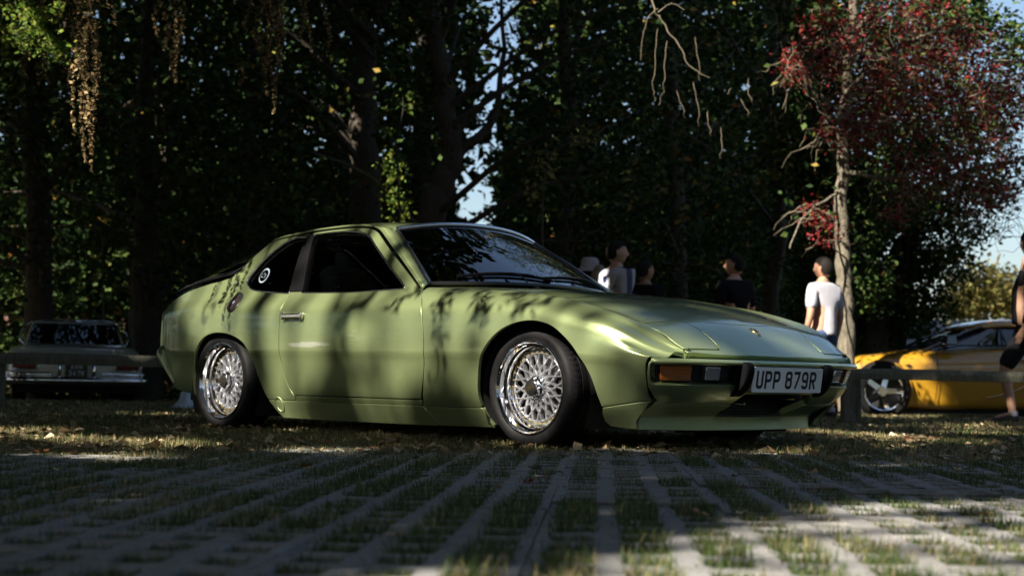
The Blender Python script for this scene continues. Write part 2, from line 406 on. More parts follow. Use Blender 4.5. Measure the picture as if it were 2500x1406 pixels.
# ---- lower side, knots along x -----------------------------------------------------------------
XL=[-.80,-.70,-.5,-.25,0,.3,.6,1.1,1.7,2.1,2.45,2.8,2.95,3.08,3.16]
def S(v):return nspline(XL,v)
low_w=[S([0.6,0.64,0.69,0.715,0.73,0.742,0.745,0.745,0.745,0.745,0.73,0.675,0.65,0.6,0.55]),
 S([0.63,0.675,0.73,0.76,0.775,0.785,0.79,0.79,0.79,0.79,0.79,0.775,0.735,0.655,0.6]),
 S([0.635,0.68,0.737,0.767,0.783,0.793,0.798,0.8,0.8,0.8,0.797,0.782,0.745,0.67,0.61]),
 S([0.66,0.7,0.753,0.79,0.808,0.82,0.826,0.829,0.83,0.83,0.826,0.812,0.787,0.735,0.68]),
 S([0.668,0.708,0.759,0.797,0.816,0.829,0.835,0.838,0.839,0.839,0.836,0.823,0.801,0.753,0.701]),
 S([0.668,0.708,0.759,0.797,0.817,0.829,0.835,0.838,0.839,0.839,0.836,0.823,0.803,0.757,0.7]),
 S([0.667,0.707,0.758,0.794,0.814,0.825,0.83,0.833,0.835,0.836,0.834,0.818,0.796,0.748,0.683]),
 S([0.6605,0.7005,0.7505,0.7835,0.8015,0.8115,0.8155,0.8185,0.8215,0.8245,0.8235,0.8055,0.7775,0.7155,0.6555]),
 S([0.654,0.694,0.744,0.777,0.795,0.805,0.809,0.812,0.815,0.818,0.817,0.799,0.771,0.709,0.649]),
 S([0.635,0.672,0.717,0.741,0.753,0.758,0.76,0.762,0.764,0.768,0.77,0.75,0.715,0.655,0.59])]
low_z=[S([0.14,0.13,0.11,0.09,0.08,0.076,0.075,0.074,0.074,0.076,0.08,0.09,0.095,0.1,0.1]),
 S([0.2,0.195,0.185,0.178,0.175,0.174,0.173,0.171,0.168,0.17,0.178,0.188,0.2,0.215,0.22]),
 S([0.225,0.22,0.21,0.203,0.2,0.199,0.198,0.196,0.193,0.195,0.2,0.21,0.222,0.235,0.24]),
 S([0.4,0.4,0.395,0.39,0.39,0.39,0.39,0.39,0.385,0.38,0.38,0.37,0.355,0.335,0.325]),
 S([0.447,0.447,0.442,0.437,0.437,0.437,0.437,0.432,0.427,0.422,0.422,0.412,0.397,0.372,0.357]),
 S([0.461,0.461,0.456,0.451,0.451,0.451,0.451,0.446,0.441,0.436,0.436,0.426,0.411,0.386,0.371]),
 S([0.575,0.575,0.575,0.575,0.575,0.573,0.57,0.565,0.555,0.548,0.535,0.498,0.465,0.415,0.392]),
 S([0.65,0.66,0.665,0.667,0.665,0.662,0.659,0.652,0.64,0.628,0.603,0.54,0.497,0.432,0.408]),
 S([0.6625,0.6725,0.6775,0.6795,0.6775,0.6745,0.6715,0.6645,0.6525,0.6405,0.6155,0.5525,0.5095,0.4445,0.4205]),
 S([0.7,0.715,0.73,0.737,0.738,0.738,0.737,0.732,0.716,0.694,0.662,0.587,0.532,0.457,0.421])]
SL=[0,.10,.135,.31,.362,.378,.50,.585,.600,.67]
# rear family: side + greenhouse
gr_w=[S([.585,.625,.672,.70,.706,.703,.703,.703,.70]+[.70]*6),S([.52,.56,.61,.64,.645,.635,.633,.633,.63]+[.63]*6),S([.44,.48,.53,.56,.562,.550,.545,.545,.545]+[.545]*6)]
gr_z=[S([.85]*15),S([.98]*15),S([1.11]*15)]
SR=SL+[.80,.95,1.10]
secR=section(SR,low_w+gr_w,low_z+gr_z)
# front family: side + fender top + bonnet
XH=[1.5,1.9,2.2,2.45,2.7,2.95,3.03,3.10,3.16,3.24]
def H(v):return nspline(XH,v)
fr_w=[S([.74]*8+[.715,.722,.727,.71,.69,.64,.60]),H([.655,.655,.655,.655,.655,.64,.63,.60,.585,.57]),H([.45]*10),H([.2]*10),H([0]*10)]
fr_z=[S([.74]*8+[.737,.713,.683,.608,.553,.473,.428]),
 H([.752,.728,.711,.683,.630,.552,.520,.474,.435,.38]),
 H([.768,.745,.728,.701,.650,.575,.544,.499,.452,.39]),
 H([.775,.752,.735,.708,.659,.589,.557,.513,.470,.41]),
 H([.777,.754,.737,.709,.660,.594,.562,.517,.475,.412])]
SF=SL+[.72,.80,1.005,1.255,1.455]
secF=section(SF,low_w+fr_w,low_z+fr_z)
def side(x,s):
    w,z=secR(x,s);return np.stack([np.asarray(x,float)+0*w,-w,z],-1)
def front(x,s):
    # s beyond centre mirrors
    s=np.asarray(s,float);m=s>SF[-1];s2=np.where(m,2*SF[-1]-s,s)
    w,z=secF(x,s2);return np.stack([np.asarray(x,float)+0*w,np.where(m,w,-w),z],-1)
def s_of(sec,smax,x,val,comp=1,smin=0):
    x=np.asarray(x,float);lo=np.full(x.shape,float(smin));hi=np.full(x.shape,float(smax));val=np.asarray(val,float)+0*x
    sg=1 if comp==1 else -1
    for _ in range(40):
        m=(lo+hi)/2;v=sec(x,m)[comp]
        c=sg*v<sg*val;lo=np.where(c,m,lo);hi=np.where(c,hi,m)
    return (lo+hi)/2
def sz(x,z):return s_of(secR,1.10,x,z)          # side panel: height -> s
def szF(x,z):return s_of(secF,1.0,x,z)
def syF(x,w):return s_of(secF,SF[-1],x,w,0,.5)  # bonnet: half width -> s
# bumper plan
PU=np.array([(0,3.252),(.25,3.243),(.45,3.222),(.60,3.188),(.69,3.145),(.745,3.095),(.768,3.05),(.785,2.97)])
_d=np.concatenate([[0],np.cumsum(np.hypot(*np.diff(PU,axis=0).T))])
_py=nspline(_d,PU[:,0]);_px=nspline(_d,PU[:,1]);UMAX=_d[-1]
bz_dx=hspline([.05,.09,.12,.15,.18,.207,.26,.33,.37,.395,.41],[-.21,-.205,-.208,-.205,-.150,-.085,-.038,-.012,-.002,0,-.01])
bz_w=hspline([.05,.09,.12,.16,.215,.26,.30,.37,.41],[.88,.885,.885,.88,.895,.945,.975,1,.995])
def bump(u,z):
    u=np.asarray(u,float);z=np.asarray(z,float);a=np.abs(u)
    f=bz_w(z)
    return np.stack([_px(a)+bz_dx(z),-np.sign(u)*_py(a)*f,z+0*a],-1)
# ------------------------------------------------------------------ the green coupe
def toS(P): P = np.array(P, float); return np.stack([P[:, 0], sz(P[:, 0], P[:, 1])], 1)
def toSF(P): P = np.array(P, float); return np.stack([P[:, 0], szF(P[:, 0], P[:, 1])], 1)
def toW(P): P = np.array(P, float); return np.stack([P[:, 0], syF(P[:, 0], P[:, 1])], 1)
def arcpatch(sx, sw, sz_, cx, cz, ez=2.4):
    def f(a, t):
        a = np.asarray(a, float); t = np.asarray(t, float); T = np.abs(t)
        xs, zs, xc, zc = sx(a), sz_(a), cx(a), cz(a)
        return np.stack([xs+(xc-xs)*(1-T**2), t*sw(a), zs+(zc-zs)*(1-T**ez)], -1)
    return f
car = tag(empty('green_coupe'), 'light green seventies sports coupe with polished mesh wheels on the paving', 'car')
OUT = (0, -1, 0)
DOOR_FRONT = catmull([(1.706, .199), (1.735, .30), (1.757, .43), (1.745, .54), (1.715, .645), (1.668, .70), (1.640, .738)], 4)
DOOR_REAR = catmull([(.594, .735), (.597, .672), (.594, .596), (.603, .487), (.612, .38), (.640, .294), (.672, .235), (.706, .199)], 4)
DRIP = [(1.640, .746, .738), (1.474, .690, .845), (1.262, .620, .972), (1.165, .585, 1.030), (1.10, .563, 1.066), (1.04, .553, 1.086), (.96, .548, 1.097), (.84, .546, 1.103), (.635, .550, 1.099), (.50, .555, 1.092), (.355, .560, 1.080), (.25, .566, 1.068), (.185, .575, 1.052)]
DR = catmull(DRIP, 5)
def drip_in(off): return [(p[0], p[2]-off) for p in DR]
WIN_D = rounded([(.694, .738), (.655, .845), (.605, .965), (.556, 1.062), (.757, 1.071), (.938, 1.060), (1.045, 1.036), (1.178, .953), (1.346, .849), (1.525, .737), (1.1, .728)], [.012, .2, .2, .012, .2, .12, .16, .2, .2, .03, .2], 5)
WIN_Q = rounded([(.588, .737), (.548, .90), (.508, 1.054), (.360, 1.054), (.228, .955), (.135, .815), (.215, .768), (.352, .752)], [.015, .2, .015, .09, .2, .07, .06, .2], 6)
# lower door skin and window frame in one panel, with the window cut out
da = [(x, z) for x, z in DOOR_FRONT]+[(x, z) for x, z in drip_in(.016)[1:] if x > .525]+[(.520, 1.066), (.560, .93)]+[(x, z) for x, z in DOOR_REAR]
for m in (False, True):
    door = panel('door', toS(da), side, M['paint_door'], car, OUT, holes=[toS(WIN_D)], mirror=m, gap=.0026)
    glass = panel('side_window', toS(WIN_D), side, M['glass'], door, OUT, mirror=m, offset=-.010, gap=-.008, depth=.004)
    P = side(*toS(resample(WIN_D, .012)).T)*[1, -1 if m else 1, 1]
    MB().tube(P+np.array([0, (.0015 if m else -.0015), 0]), .0048, 8, True).build('window_trim', M['chrome'], door, angle=80)
    # handle: recess, chrome pull and escutcheon
    q = -1 if m else 1
    hp = lambda x, z, o=0: np.array([x, -(float(secR(x, sz(x, z))[0])+o)*q, z])
    rec = rounded([(.66, .640), (.77, .640), (.79, .570), (.655, .570)], .025, 5)
    rb = MB(); ring = [hp(x, z, .0012) for x, z in rec]; cen = hp(.72, .603, -.012); rb.add(ring+[cen], [(i, (i+1) % len(ring), len(ring)) for i in range(len(ring))]); rb.build('handle_recess', M['paint'], door, angle=80)
    hb = MB(); hb.box(hp(.722, .612, .020), (.150, .014, .024)); hb.box(hp(.722, .604, .012), (.05, .02, .016)); hb.build('door_handle', M['chrome'], door, bevel=.006, seg=3)
    for hx in (.648, .796): hb = MB(); hb.box(hp(hx, .612, .014), (.028, .022, .036)); hb.build('handle_end', M['chrome'], door, bevel=.007, seg=3)
    # quarter panel
    arch_r = catmull([(.462, .172), (.440, .205), (.405, .27), (.375, .330), (.330, .415), (.262, .478), (.14, .518), (0, .530), (-.125, .508), (-.205, .452), (-.245, .36), (-.240, .26), (-.21, .172)], 4)
    qa = [(.706, .172)]+[(x, z) for x, z in DOOR_REAR[::-1]]+[(.560, .93), (.520, 1.066)]+[(x, z) for x, z in drip_in(.016) if x < .51]+[(.185, 1.036), (.150, 1.000), (.102, .955), (.043, .887), (-.04, .842), (-.12, .828), (-.218, .817), (-.40, .790), (-.508, .768), (-.60, .742), (-.70, .708), (-.745, .672), (-.752, .60), (-.75, .46), (-.68, .36), (-.60, .27), (-.50, .212)]+[(x, z) for x, z in arch_r[::-1]]
    qp = panel('quarter_panel', toS(qa), side, M['paint'], car, OUT, holes=[toS(WIN_Q)], mirror=m, gap=.0026)
    panel('quarter_window', toS(WIN_Q), side, M['glass'], qp, OUT, mirror=m, offset=-.010, gap=-.008, depth=.004)
    P = side(*toS(resample(WIN_Q, .012)).T)*[1, q, 1]
    MB().tube(P+np.array([0, -.0015*q, 0]), .0055, 8, True).build('window_trim', M['chrome'], qp, angle=80)
    panel('pillar_trim', toS(rounded([(.582, .744), (.545, .88), (.502, 1.056), (.560, 1.062), (.610, .965), (.660, .845), (.699, .743)], [.005, .1, .005, .005, .1, .1, .005])), side, M['rubber'], car, OUT, mirror=m, offset=.0078, gap=0, depth=.02)
    # sills
    panel('sill_strip', toS([(.708, .170), (.712, .1975), (1.700, .1955), (1.703, .1690)]), side, M['paint'], car, OUT, mirror=m, gap=.0012)
    panel('sill', toS([(.464, .170), (.50, .120), (.545, .078), (1.20, .0755), (1.772, .0745), (1.745, .12), (1.703, .168), (1.2, .168)]), side, M['stone'], car, OUT, mirror=m, gap=.0005)
    panel('sill_extension', toSF([(1.706, .167), (1.748, .12), (1.775, .0755), (2.160, .079), (2.130, .12), (2.117, .168), (1.9, .166)]), front, M['stone'], car, OUT, mirror=m, gap=.0016)
    # front fender
    arch_f = catmull([(2.116, .168), (2.108, .23), (2.114, .30), (2.135, .385), (2.20, .472), (2.305, .537), (2.441, .563), (2.568, .545), (2.668, .487), (2.742, .414), (2.795, .325), (2.822, .240), (2.836, .190)], 4)
    bj = catmull([(3.045, .224), (3.043, .240), (3.050, .279), (3.060, .33), (3.072, .375), (3.086, .402)], 3)
    sideo = toSF([(1.709, .168), (1.735, .30)]+[(x, z) for x, z in DOOR_FRONT if z > .32]+[(1.632, .745)])
    topo = toW([(1.66, .675), (1.70, .657), (2.0, .655), (2.3, .655), (2.6, .655), (2.80, .652), (2.93, .646), (3.01, .635), (3.09, .620), (3.146, .602), (3.157, .606)])
    lo = toSF([(x, z) for x, z in bj[::-1]]+[(2.968, .211), (2.90, .199)]+[(x, z) for x, z in arch_f[::-1]])
    fen = panel('front_fender', np.vstack([sideo, topo, lo]), front, M['paint'], car, (0, -.9, .5), mirror=m, gap=.0022)
    panel('spoiler_corner', toSF([(2.838, .187), (2.90, .197), (2.968, .209), (3.043, .220), (3.012, .185), (2.975, .150), (2.950, .125), (2.940, .097), (2.872, .100), (2.817, .107), (2.806, .128), (2.820, .161)]), front, M['stone'], car, OUT, mirror=m, gap=.0014)
    # pop-up headlight cover
    lid = toW(rounded([(2.936, .643), (2.978, .405), (3.10, .384), (3.168, .386), (3.174, .405), (3.146, .596), (3.09, .614)], [.006, .01, .1, .02, .02, .008, .1], 4))
    panel('headlight_cover', lid, front, M['paint'], car, (.2, 0, 1), mirror=m, gap=.0028, depth=.02)
    # lens units, overriders
    # wheel-arch liner
    for xc, zc, rr in ((2.44, .250, .335), (.04, .235, .325)):
        lb = MB(); aa = np.linspace(R(-28), R(208), 34); V = []
        for a in aa: V += [(xc+.05*math.cos(a), -.50*q, zc+.05*math.sin(a)), (xc+rr*math.cos(a), -.50*q, zc+rr*math.sin(a)), (xc+rr*math.cos(a), -.775*q, zc+rr*math.sin(a))]
        lb.add(V, [(3*i+j, 3*i+3+j, 3*i+4+j, 3*i+1+j) for i in range(33) for j in range(2)]); lb.build('wheel_arch_liner', M['dark'], car, angle=50)
    # filler cap only on the near side
    if not m:
        cx0, cz0 = .125, .700
        pn = lambda a, rad, o: hp(cx0+rad*math.cos(a), cz0+rad*math.sin(a), o)
        fb = MB(); n = 40; fb.add([pn(2*math.pi*k/n, .056, .004) for k in range(n)]+[pn(2*math.pi*k/n, .053, .006) for k in range(n)]+[pn(0, 0, .007)], [(k, (k+1) % n, n+(k+1) % n, n+k) for k in range(n)]+[(n+k, n+(k+1) % n, 2*n) for k in range(n)])
        cap = fb.build('filler_cap', M['black'], qp, angle=30)
        fb = MB(); vs = []; n = 60
        for k in range(n):
            a = 2*math.pi*k/n; rad = .046 if math.cos(5*a) > -.2 else .034; vs.append(pn(a, rad, .0078))
        fb.add(vs+[pn(0, 0, .009)], [(k, (k+1) % n, n) for k in range(n)]); fb.build('cap_face', simple('cap_brown', (.030, .022, .021), .35, var=.2, vscale=50), cap, angle=30) if False else fb.build('cap_face', simple('cap_brown', (.030, .022, .021), .35, var=.2, vscale=50), qp, angle=30)
        fb = MB(); n = 16; fb.add([pn(2*math.pi*k/n, .009, .0095) for k in range(n)]+[pn(0, 0, .0115)], [(k, (k+1) % n, n) for k in range(n)]); fb.build('cap_badge', M['sticker'], qp)
        # round club sticker in the quarter window
        g = lambda a, rad: hp(.272+rad*math.cos(a), .846+rad*math.sin(a), -.0065)
        fb = MB(); n = 32; fb.add([g(2*math.pi*k/n, .041) for k in range(n)]+[g(2*math.pi*k/n, .033) for k in range(n)], [(k, (k+1) % n, n+(k+1) % n, n+k) for k in range(n)])
        for (x0, z0, w0, h0) in ((-.020, .008, .010, .004), (-.004, .012, .004, .012), (.010, .006, .012, .004), (-.014, -.008, .016, .004), (.008, -.010, .004, .012), (.018, -.004, .005, .006), (-.022, -.001, .006, .005)):
            fb.add([hp(.272+x0+sx*w0, .846+z0+sz2*h0, -.0063) for sx, sz2 in ((-.5, -.5), (.5, -.5), (.5, .5), (-.5, .5))], [(0, 1, 2, 3)])
        fb.build('sticker', M['sticker'], qp)
        # jacking-point cover
        jp = lambda a: hp(.555+.034*math.cos(a), .150+.037*math.sin(a), .0015)
        MB().tube([jp(2*math.pi*k/28) for k in range(28)], .0022, 6, True).build('jack_cover', M['stone'], car)
    # door mirrorless A pillar, drip rail
def mirror_pts(P, m): return np.array(P)*[1, -1 if m else 1, 1]
WS_T = (1.152, .506, 1.064); WS_B = (1.604, .668, .760)
ws_sx = hspline([0, .5, 1], [WS_T[0], 1.385, WS_B[0]]); ws_sw = hspline([0, .5, 1], [WS_T[1], .594, WS_B[1]]); ws_sz = hspline([0, .5, 1], [WS_T[2], .918, WS_B[2]])
ws_cx = hspline([0, .5, 1], [1.245, 1.545, 1.835]); ws_cz = hspline([0, .5, 1], [1.112, .955, .772])
screen = arcpatch(ws_sx, ws_sw, ws_sz, ws_cx, ws_cz, 2.2)
for m in (False, True):
    q = -1 if m else 1
    # A pillar between the drip line and the screen
    a = np.linspace(0, 1, 24); inn = np.stack([ws_sx(a), -ws_sw(a)-.004, ws_sz(a)+.002], 1)
    dd = np.array([(p[0], -p[1], p[2]) for p in DR if p[0] > 1.03][::-1]); L = np.concatenate([[0], np.cumsum(np.linalg.norm(np.diff(dd, axis=0), axis=1))]); t = np.linspace(0, L[-1], 24)
    outr = np.stack([np.interp(t, L, dd[:, k]) for k in range(3)], 1)
    mid = (inn+outr)/2+np.array([.004, -.006, .006]); V = np.vstack([outr, mid, inn])*[1, q, 1]
    F = [(r*24+i, r*24+i+1, (r+1)*24+i+1, (r+1)*24+i) for r in range(2) for i in range(23)]
    if m: F = [f[::-1] for f in F]
    pb = MB(); pb.add(V, F); o = pb.build('windscreen_pillar', M['paint'], car, angle=80); md = o.modifiers.new('thick', 'SOLIDIFY'); md.thickness = .012; md.offset = -1 if not m else -1
    strip('drip_rail', [(p[0], -p[1]*q-.002*q, p[2]-.003) for p in DR], .0062, M['paint'], car, 8, False, mirror=False)
    strip('drip_seal', [(p[0], -p[1]*q+.004*q, p[2]-.013) for p in DR[1:]], .0058, M['rubber'], car, 8, False, mirror=False)
    strip('screen_seal', [(x, y*q, z) for x, y, z in inn+np.array([.004, .005, .002])], .0075, M['blacktrim'], car, 8, False, mirror=False)
    strip('screen_trim', [(x, y*q, z) for x, y, z in inn+np.array([.004, -.001, .006])], .0030, M['chrome'], car, 6, False, mirror=False)
t = np.linspace(-1, 1, 40)
P = screen(np.zeros(40), t)+np.array([-.004, 0, .006]); MB().tube(P, .0125, 10, False, flat=1.0).build('header_trim', M['chrome'], car, angle=80)
P = screen(np.zeros(40)+.02, t)+np.array([0, 0, .003]); MB().tube(P, .005, 8, False).build('header_seal', M['blacktrim'], car, angle=80)
P = screen(np.ones(40)*.995, t)+np.array([.003, 0, .003]); MB().tube(P, .010, 8, False).build('cowl_seal', M['blacktrim'], car, angle=80)
panel('windscreen', [(0, -1), (1, -1), (1, 1), (0, 1)], screen, M['screen'], car, (1, 0, 1), step=.05, gap=-.002, depth=.004)
# roof
dx = [p[0] for p in DRIP[::-1]]; rw = hspline(dx, [p[1] for p in DRIP[::-1]]); rz = hspline(dx, [p[2] for p in DRIP[::-1]])
rsx = lambda a: 1.135-.955*np.asarray(a, float)
roof = arcpatch(rsx, lambda a: rw(rsx(a))-.006, lambda a: rz(rsx(a))+.003, hspline([0, .5, 1], [1.235, .70, .125]), hspline([0, .2, .5, .8, 1], [1.118, 1.136, 1.142, 1.134, 1.118]), 2.6)
panel('roof', [(0, -1), (1, -1), (1, 1), (0, 1)], roof, M['paint'], car, (0, 0, 1), step=.05, gap=0, depth=.012)
# glass hatch
HS = [(.180, .560, 1.050), (.095, .607, .968), (.035, .640, .900), (-.045, .664, .858), (-.22, .682, .834), (-.40, .692, .806), (-.508, .700, .784), (-.62, .700, .755), (-.715, .672, .725)]
HC = [(.125, 1.120), (0, 1.105), (-.15, 1.075), (-.30, 1.040), (-.45, .995), (-.60, .942), (-.72, .890), (-.82, .842), (-.88, .808)]
ha = np.linspace(0, 1, len(HS)); h_sx = hspline(ha, [p[0] for p in HS]); h_sw = hspline(ha, [p[1] for p in HS]); h_sz = hspline(ha, [p[2] for p in HS])
hatch = arcpatch(h_sx, h_sw, h_sz, hspline(ha, [p[0] for p in HC]), hspline(ha, [p[1] for p in HC]), 4.2)
hg = panel('rear_window', [(0, -.985), (.93, -.985), (.93, .985), (0, .985)], hatch, M['hatch'], car, (-.5, 0, 1), step=.045, gap=0, depth=.006)
for sg in (-1, 1):
    P = hatch(np.linspace(0, 1, 40), np.full(40, sg*.985))+np.array([0, sg*.006, .004]); MB().tube(P, .0085, 10, False).build('hatch_frame', M['rubber'], car, angle=80)
    P = hatch(np.linspace(.0, .97, 40), np.full(40, sg*.97))+np.array([0, sg*.004, .010]); MB().tube(P, .004, 6, False).build('hatch_trim', M['chrome'], car, angle=80)
P = hatch(np.full(40, .965), np.linspace(-.99, .99, 40)); MB().tube(P, .013, 10, False, flat=.7).build('tail_lip', M['blacktrim'], car, angle=80)
# rear face, rear bumper
def rearf(y, z):
    y = np.asarray(y, float); z = np.asarray(z, float); T = np.clip(np.abs(y)/.70, 0, 1.05)
    return np.stack([-.745-.140*(1-T**3)+np.clip(.45-z, 0, 1)*.55, y, z], -1)
rp = panel('rear_panel', [(-.69, .66), (-.55, .74), (0, .80), (.55, .74), (.69, .66), (.705, .5), (.69, .3), (.6, .22), (-.6, .22), (-.69, .3), (-.705, .5)], rearf, M['paint'], car, (-1, 0, 0), step=.06)
for sg in (-1, 1):
    tb = MB(); tb.box((-.83, sg*.50, .60), (.05, .26, .10)); tb.build('tail_lamp', simple('red_lens', (.25, .01, .01), .15), car, bevel=.01)
bp = catmull([(-.52, -.722, .235), (-.575, -.728, .290), (-.64, -.722, .36), (-.70, -.700, .42), (-.78, -.60, .435), (-.87, -.4, .44), (-.90, 0, .44), (-.87, .4, .44), (-.78, .60, .435), (-.70, .700, .42), (-.64, .722, .36), (-.575, .728, .290), (-.52, .722, .235)], 6)
r_ = np.interp(np.linspace(0, 1, len(bp)), [0, .12, .25, .75, .88, 1], [.010, .020, .045, .045, .020, .010])
MB().tube(bp, r_, 14).build('rear_bumper', M['paint'], car, angle=80)
# bonnet, cowl, nose
S2 = 2*SF[-1]
def sym(P, rev=True):
    A = toW(P); B = np.stack([A[::-1, 0], S2-A[::-1, 1]], 1); return np.vstack([A, B])
bonnet = panel('bonnet', sym([(2.93, .644), (2.80, .650), (2.6, .653), (2.3, .653), (2.0, .653), (1.80, .652), (1.775, .645), (1.84, .56), (1.93, .42), (1.985, .27), (2.015, .12), (2.022, .001)])[:], front, M['paint'], car, (0, 0, 1), step=.04, gap=.0022) if False else None
hood_front = [(3.022, .002), (3.018, .10), (3.005, .22), (2.985, .34), (2.974, .410), (2.952, .53), (2.932, .645)]
hood_rear = [(1.79, .651), (1.85, .56), (1.925, .42), (1.985, .27), (2.015, .12), (2.022, .002)]
A = toW(hood_front+[(2.80, .6525), (2.6, .6545), (2.3, .6545), (2.0, .6545)]+hood_rear)
bonnet = panel('bonnet', np.vstack([A, np.stack([A[::-1, 0], S2-A[::-1, 1]], 1)]), front, M['paint'], car, (0, 0, 1), step=.035, gap=.0026)
cowl_front = [(x-.0, w_) for x, w_ in hood_rear[::-1]]
wsb = screen(np.ones(9), np.linspace(-1, 0, 9)); cowl_back = [(p[0]-.01, max(-p[1], .002)) for p in wsb]
A = toW([(2.022, .002)]+cowl_front[1:]+[(1.70, .66), (1.64, .675)]+cowl_back)
panel('cowl_panel', np.vstack([A, np.stack([A[::-1, 0], S2-A[::-1, 1]], 1)]), front, M['paint'], car, (0, 0, 1), step=.035, gap=.0012)
A = toW([(3.022, .002), (3.018, .10), (3.005, .22), (2.985, .34), (2.976, .405), (3.10, .382), (3.160, .380), (3.176, .392), (3.172, .44), (3.150, .596), (3.160, .607), (3.176, .56), (3.197, .46), (3.214, .33), (3.225, .18), (3.230, .002)])
nose = panel('nose_panel', np.vstack([A, np.stack([A[::-1, 0], S2-A[::-1, 1]], 1)]), front, M['paint'], car, (.3, 0, 1), step=.03, gap=.0024, depth=.03)
# crest badge on the nose (plain enamel shield)
fb = MB(); vs = []; n = 28
def nz(x, y): return front(np.array([x]), np.array([float(syF(np.array(x), abs(y)+1e-4)) if y <= 0 else S2-float(syF(np.array(x), abs(y)+1e-4))]))[0]
def shield(sc):
    out_ = []
    for k in range(n):
        a = 2*math.pi*k/n; xx = math.cos(a); yy = math.sin(a); yy = yy*(1 if xx > 0 else (1-.35*xx*xx)); out_.append((xx*.031*sc, yy*.023*sc))
    return out_
nn = surf_normal(front, np.array([3.072]), np.array([1.455]))[0]; nn = nn*np.sign(nn[2])
for sc, off, mt, nm in ((1.0, .003, 'chrome', 'badge_rim'), (.86, .0046, 'gold', 'badge'), (.42, .0060, 'ink', 'badge_centre')):
    fb = MB(); ring = [nz(3.072+a_, b_)+nn*off for a_, b_ in shield(sc)]; low = [nz(3.072+a_, b_) for a_, b_ in shield(sc)]
    fb.add(ring+[nz(3.072, 0)+nn*(off+.002)]+low, [(k, (k+1) % n, n) for k in range(n)]+[(k, (k+1) % n, n+1+(k+1) % n, n+1+k) for k in range(n)]); fb.build(nm, M[mt], nose, angle=40)
for sg in (-1, 1):
    wb = MB(); b0 = nz(1.945, sg*.27); wb.box(b0+np.array([0, 0, .004]), (.026, .020, .010)); wb.box(b0+np.array([-.004, 0, .011]), (.014, .014, .008)); wb.build('washer_nozzle', M['black'], car, bevel=.003)
# wipers
def wp(a_, t_, h): p = screen(np.array([a_]), np.array([t_]))[0]; nn_ = surf_normal(screen, np.array([a_]), np.array([t_]))[0]; nn_ *= np.sign(nn_[2]); return p+nn_*h
for (t0, t1, p0) in ((-.80, -.02, -.30), (-.08, .72, .62)):
    arm = [wp(.985, p0, .012)]+[wp(.97-.10*k/5, p0+(((t0+t1)/2)-p0)*k/5, .020+.012*math.sin(k/5*3.1)) for k in range(1, 6)]
    blade = [wp(.90-.07*math.sin(math.pi*k/10)*.6+.02*(k/10), t0+(t1-t0)*k/10, .010) for k in range(11)]
    wb = MB(); wb.tube(arm, .0065, 8, False, flat=.6); wb.tube([b_+np.array([0, 0, .008]) for b_ in blade[2:9]], .0045, 6, False); wo_ = wb.build('wiper', M['black'], car, angle=60)
    MB().tube(blade, .006, 6, False, flat=1.5).build('wiper_blade', M['rubber'], wo_, angle=60)
# front bumper face with lamp recesses
ju = lambda z: float(np.interp(z, [.207, .236, .279, .33, .382, .404], [.735, .770, .793, .798, .796, .780]))
rec_n = rounded([(.335, .294), (.765, .291), (.782, .308), (.786, .380), (.762, .390), (.338, .392), (.322, .378), (.322, .308)], .014, 4)
bo = []
zz = [.404, .395, .382, .36, .33, .30, .279, .255, .236, .222, .212]
bo += [(-ju(z), z) for z in zz]+[(-.62, .2085), (-.33, .207), (0, .207), (.33, .207), (.62, .2085)]+[(ju(z), z) for z in zz[::-1]]+[(.6, .404), (.3, .402), (0, .401), (-.3, .402), (-.6, .404)]
# the plate area dips inwards: opening below the plate
mid_open = [(-.30, .2075), (-.27, .250), (.27, .250), (.30, .2075)]
bo2 = [(-ju(z), z) for z in zz]+[(-.62, .2085), (-.325, .2072), (-.285, .238), (-.26, .252), (.26, .252), (.285, .238), (.325, .2072), (.62, .2085)]+[(ju(z), z) for z in zz[::-1]]+[(.6, .404), (.3, .402), (0, .401), (-.3, .402), (-.6, .404)]
bumper = panel('front_bumper', bo2, bump, M['paint'], car, (1, 0, 0), holes=[rec_n, rec_n*[-1, 1]], step=.02, gap=.0016, depth=.055)
# top ledge that stands proud of the face
uu = np.linspace(-.775, .775, 90); P = bump(uu, np.full(90, .3985)); tanv = unit(np.gradient(P, axis=0)); nrm = np.stack([-tanv[:, 1], tanv[:, 0], 0*uu], 1); nrm *= np.sign(nrm[:, :1])
P = P+nrm*.006; lb = MB(); prof = [(.010, .012), (.018, .004), (.018, -.006), (.010, -.013), (-.02, -.015), (-.045, .010), (-.02, .013)]
V = []; 
for i in range(90):
    for a_, b_ in prof: V.append(P[i]+nrm[i]*(a_-.008)+np.array([0, 0, b_-.010]))
F = [(i*7+k, i*7+(k+1) % 7, (i+1)*7+(k+1) % 7, (i+1)*7+k) for i in range(89) for k in range(7)]+[tuple(range(7)), tuple(89*7+k for k in range(6, -1, -1))]
lb.add(V, F); lb.build('bumper_ledge', M['paint'], bumper, bevel=.003, seg=2, angle=30)
bumpn_ = lambda u, z: (lambda n_: n_*np.sign(n_[0]))(surf_normal(bump, np.array([u]), np.array([z]))[0])
def bpt(u, z, o): return bump(np.array([u]), np.array([z]))[0]+bumpn_(u, z)*o
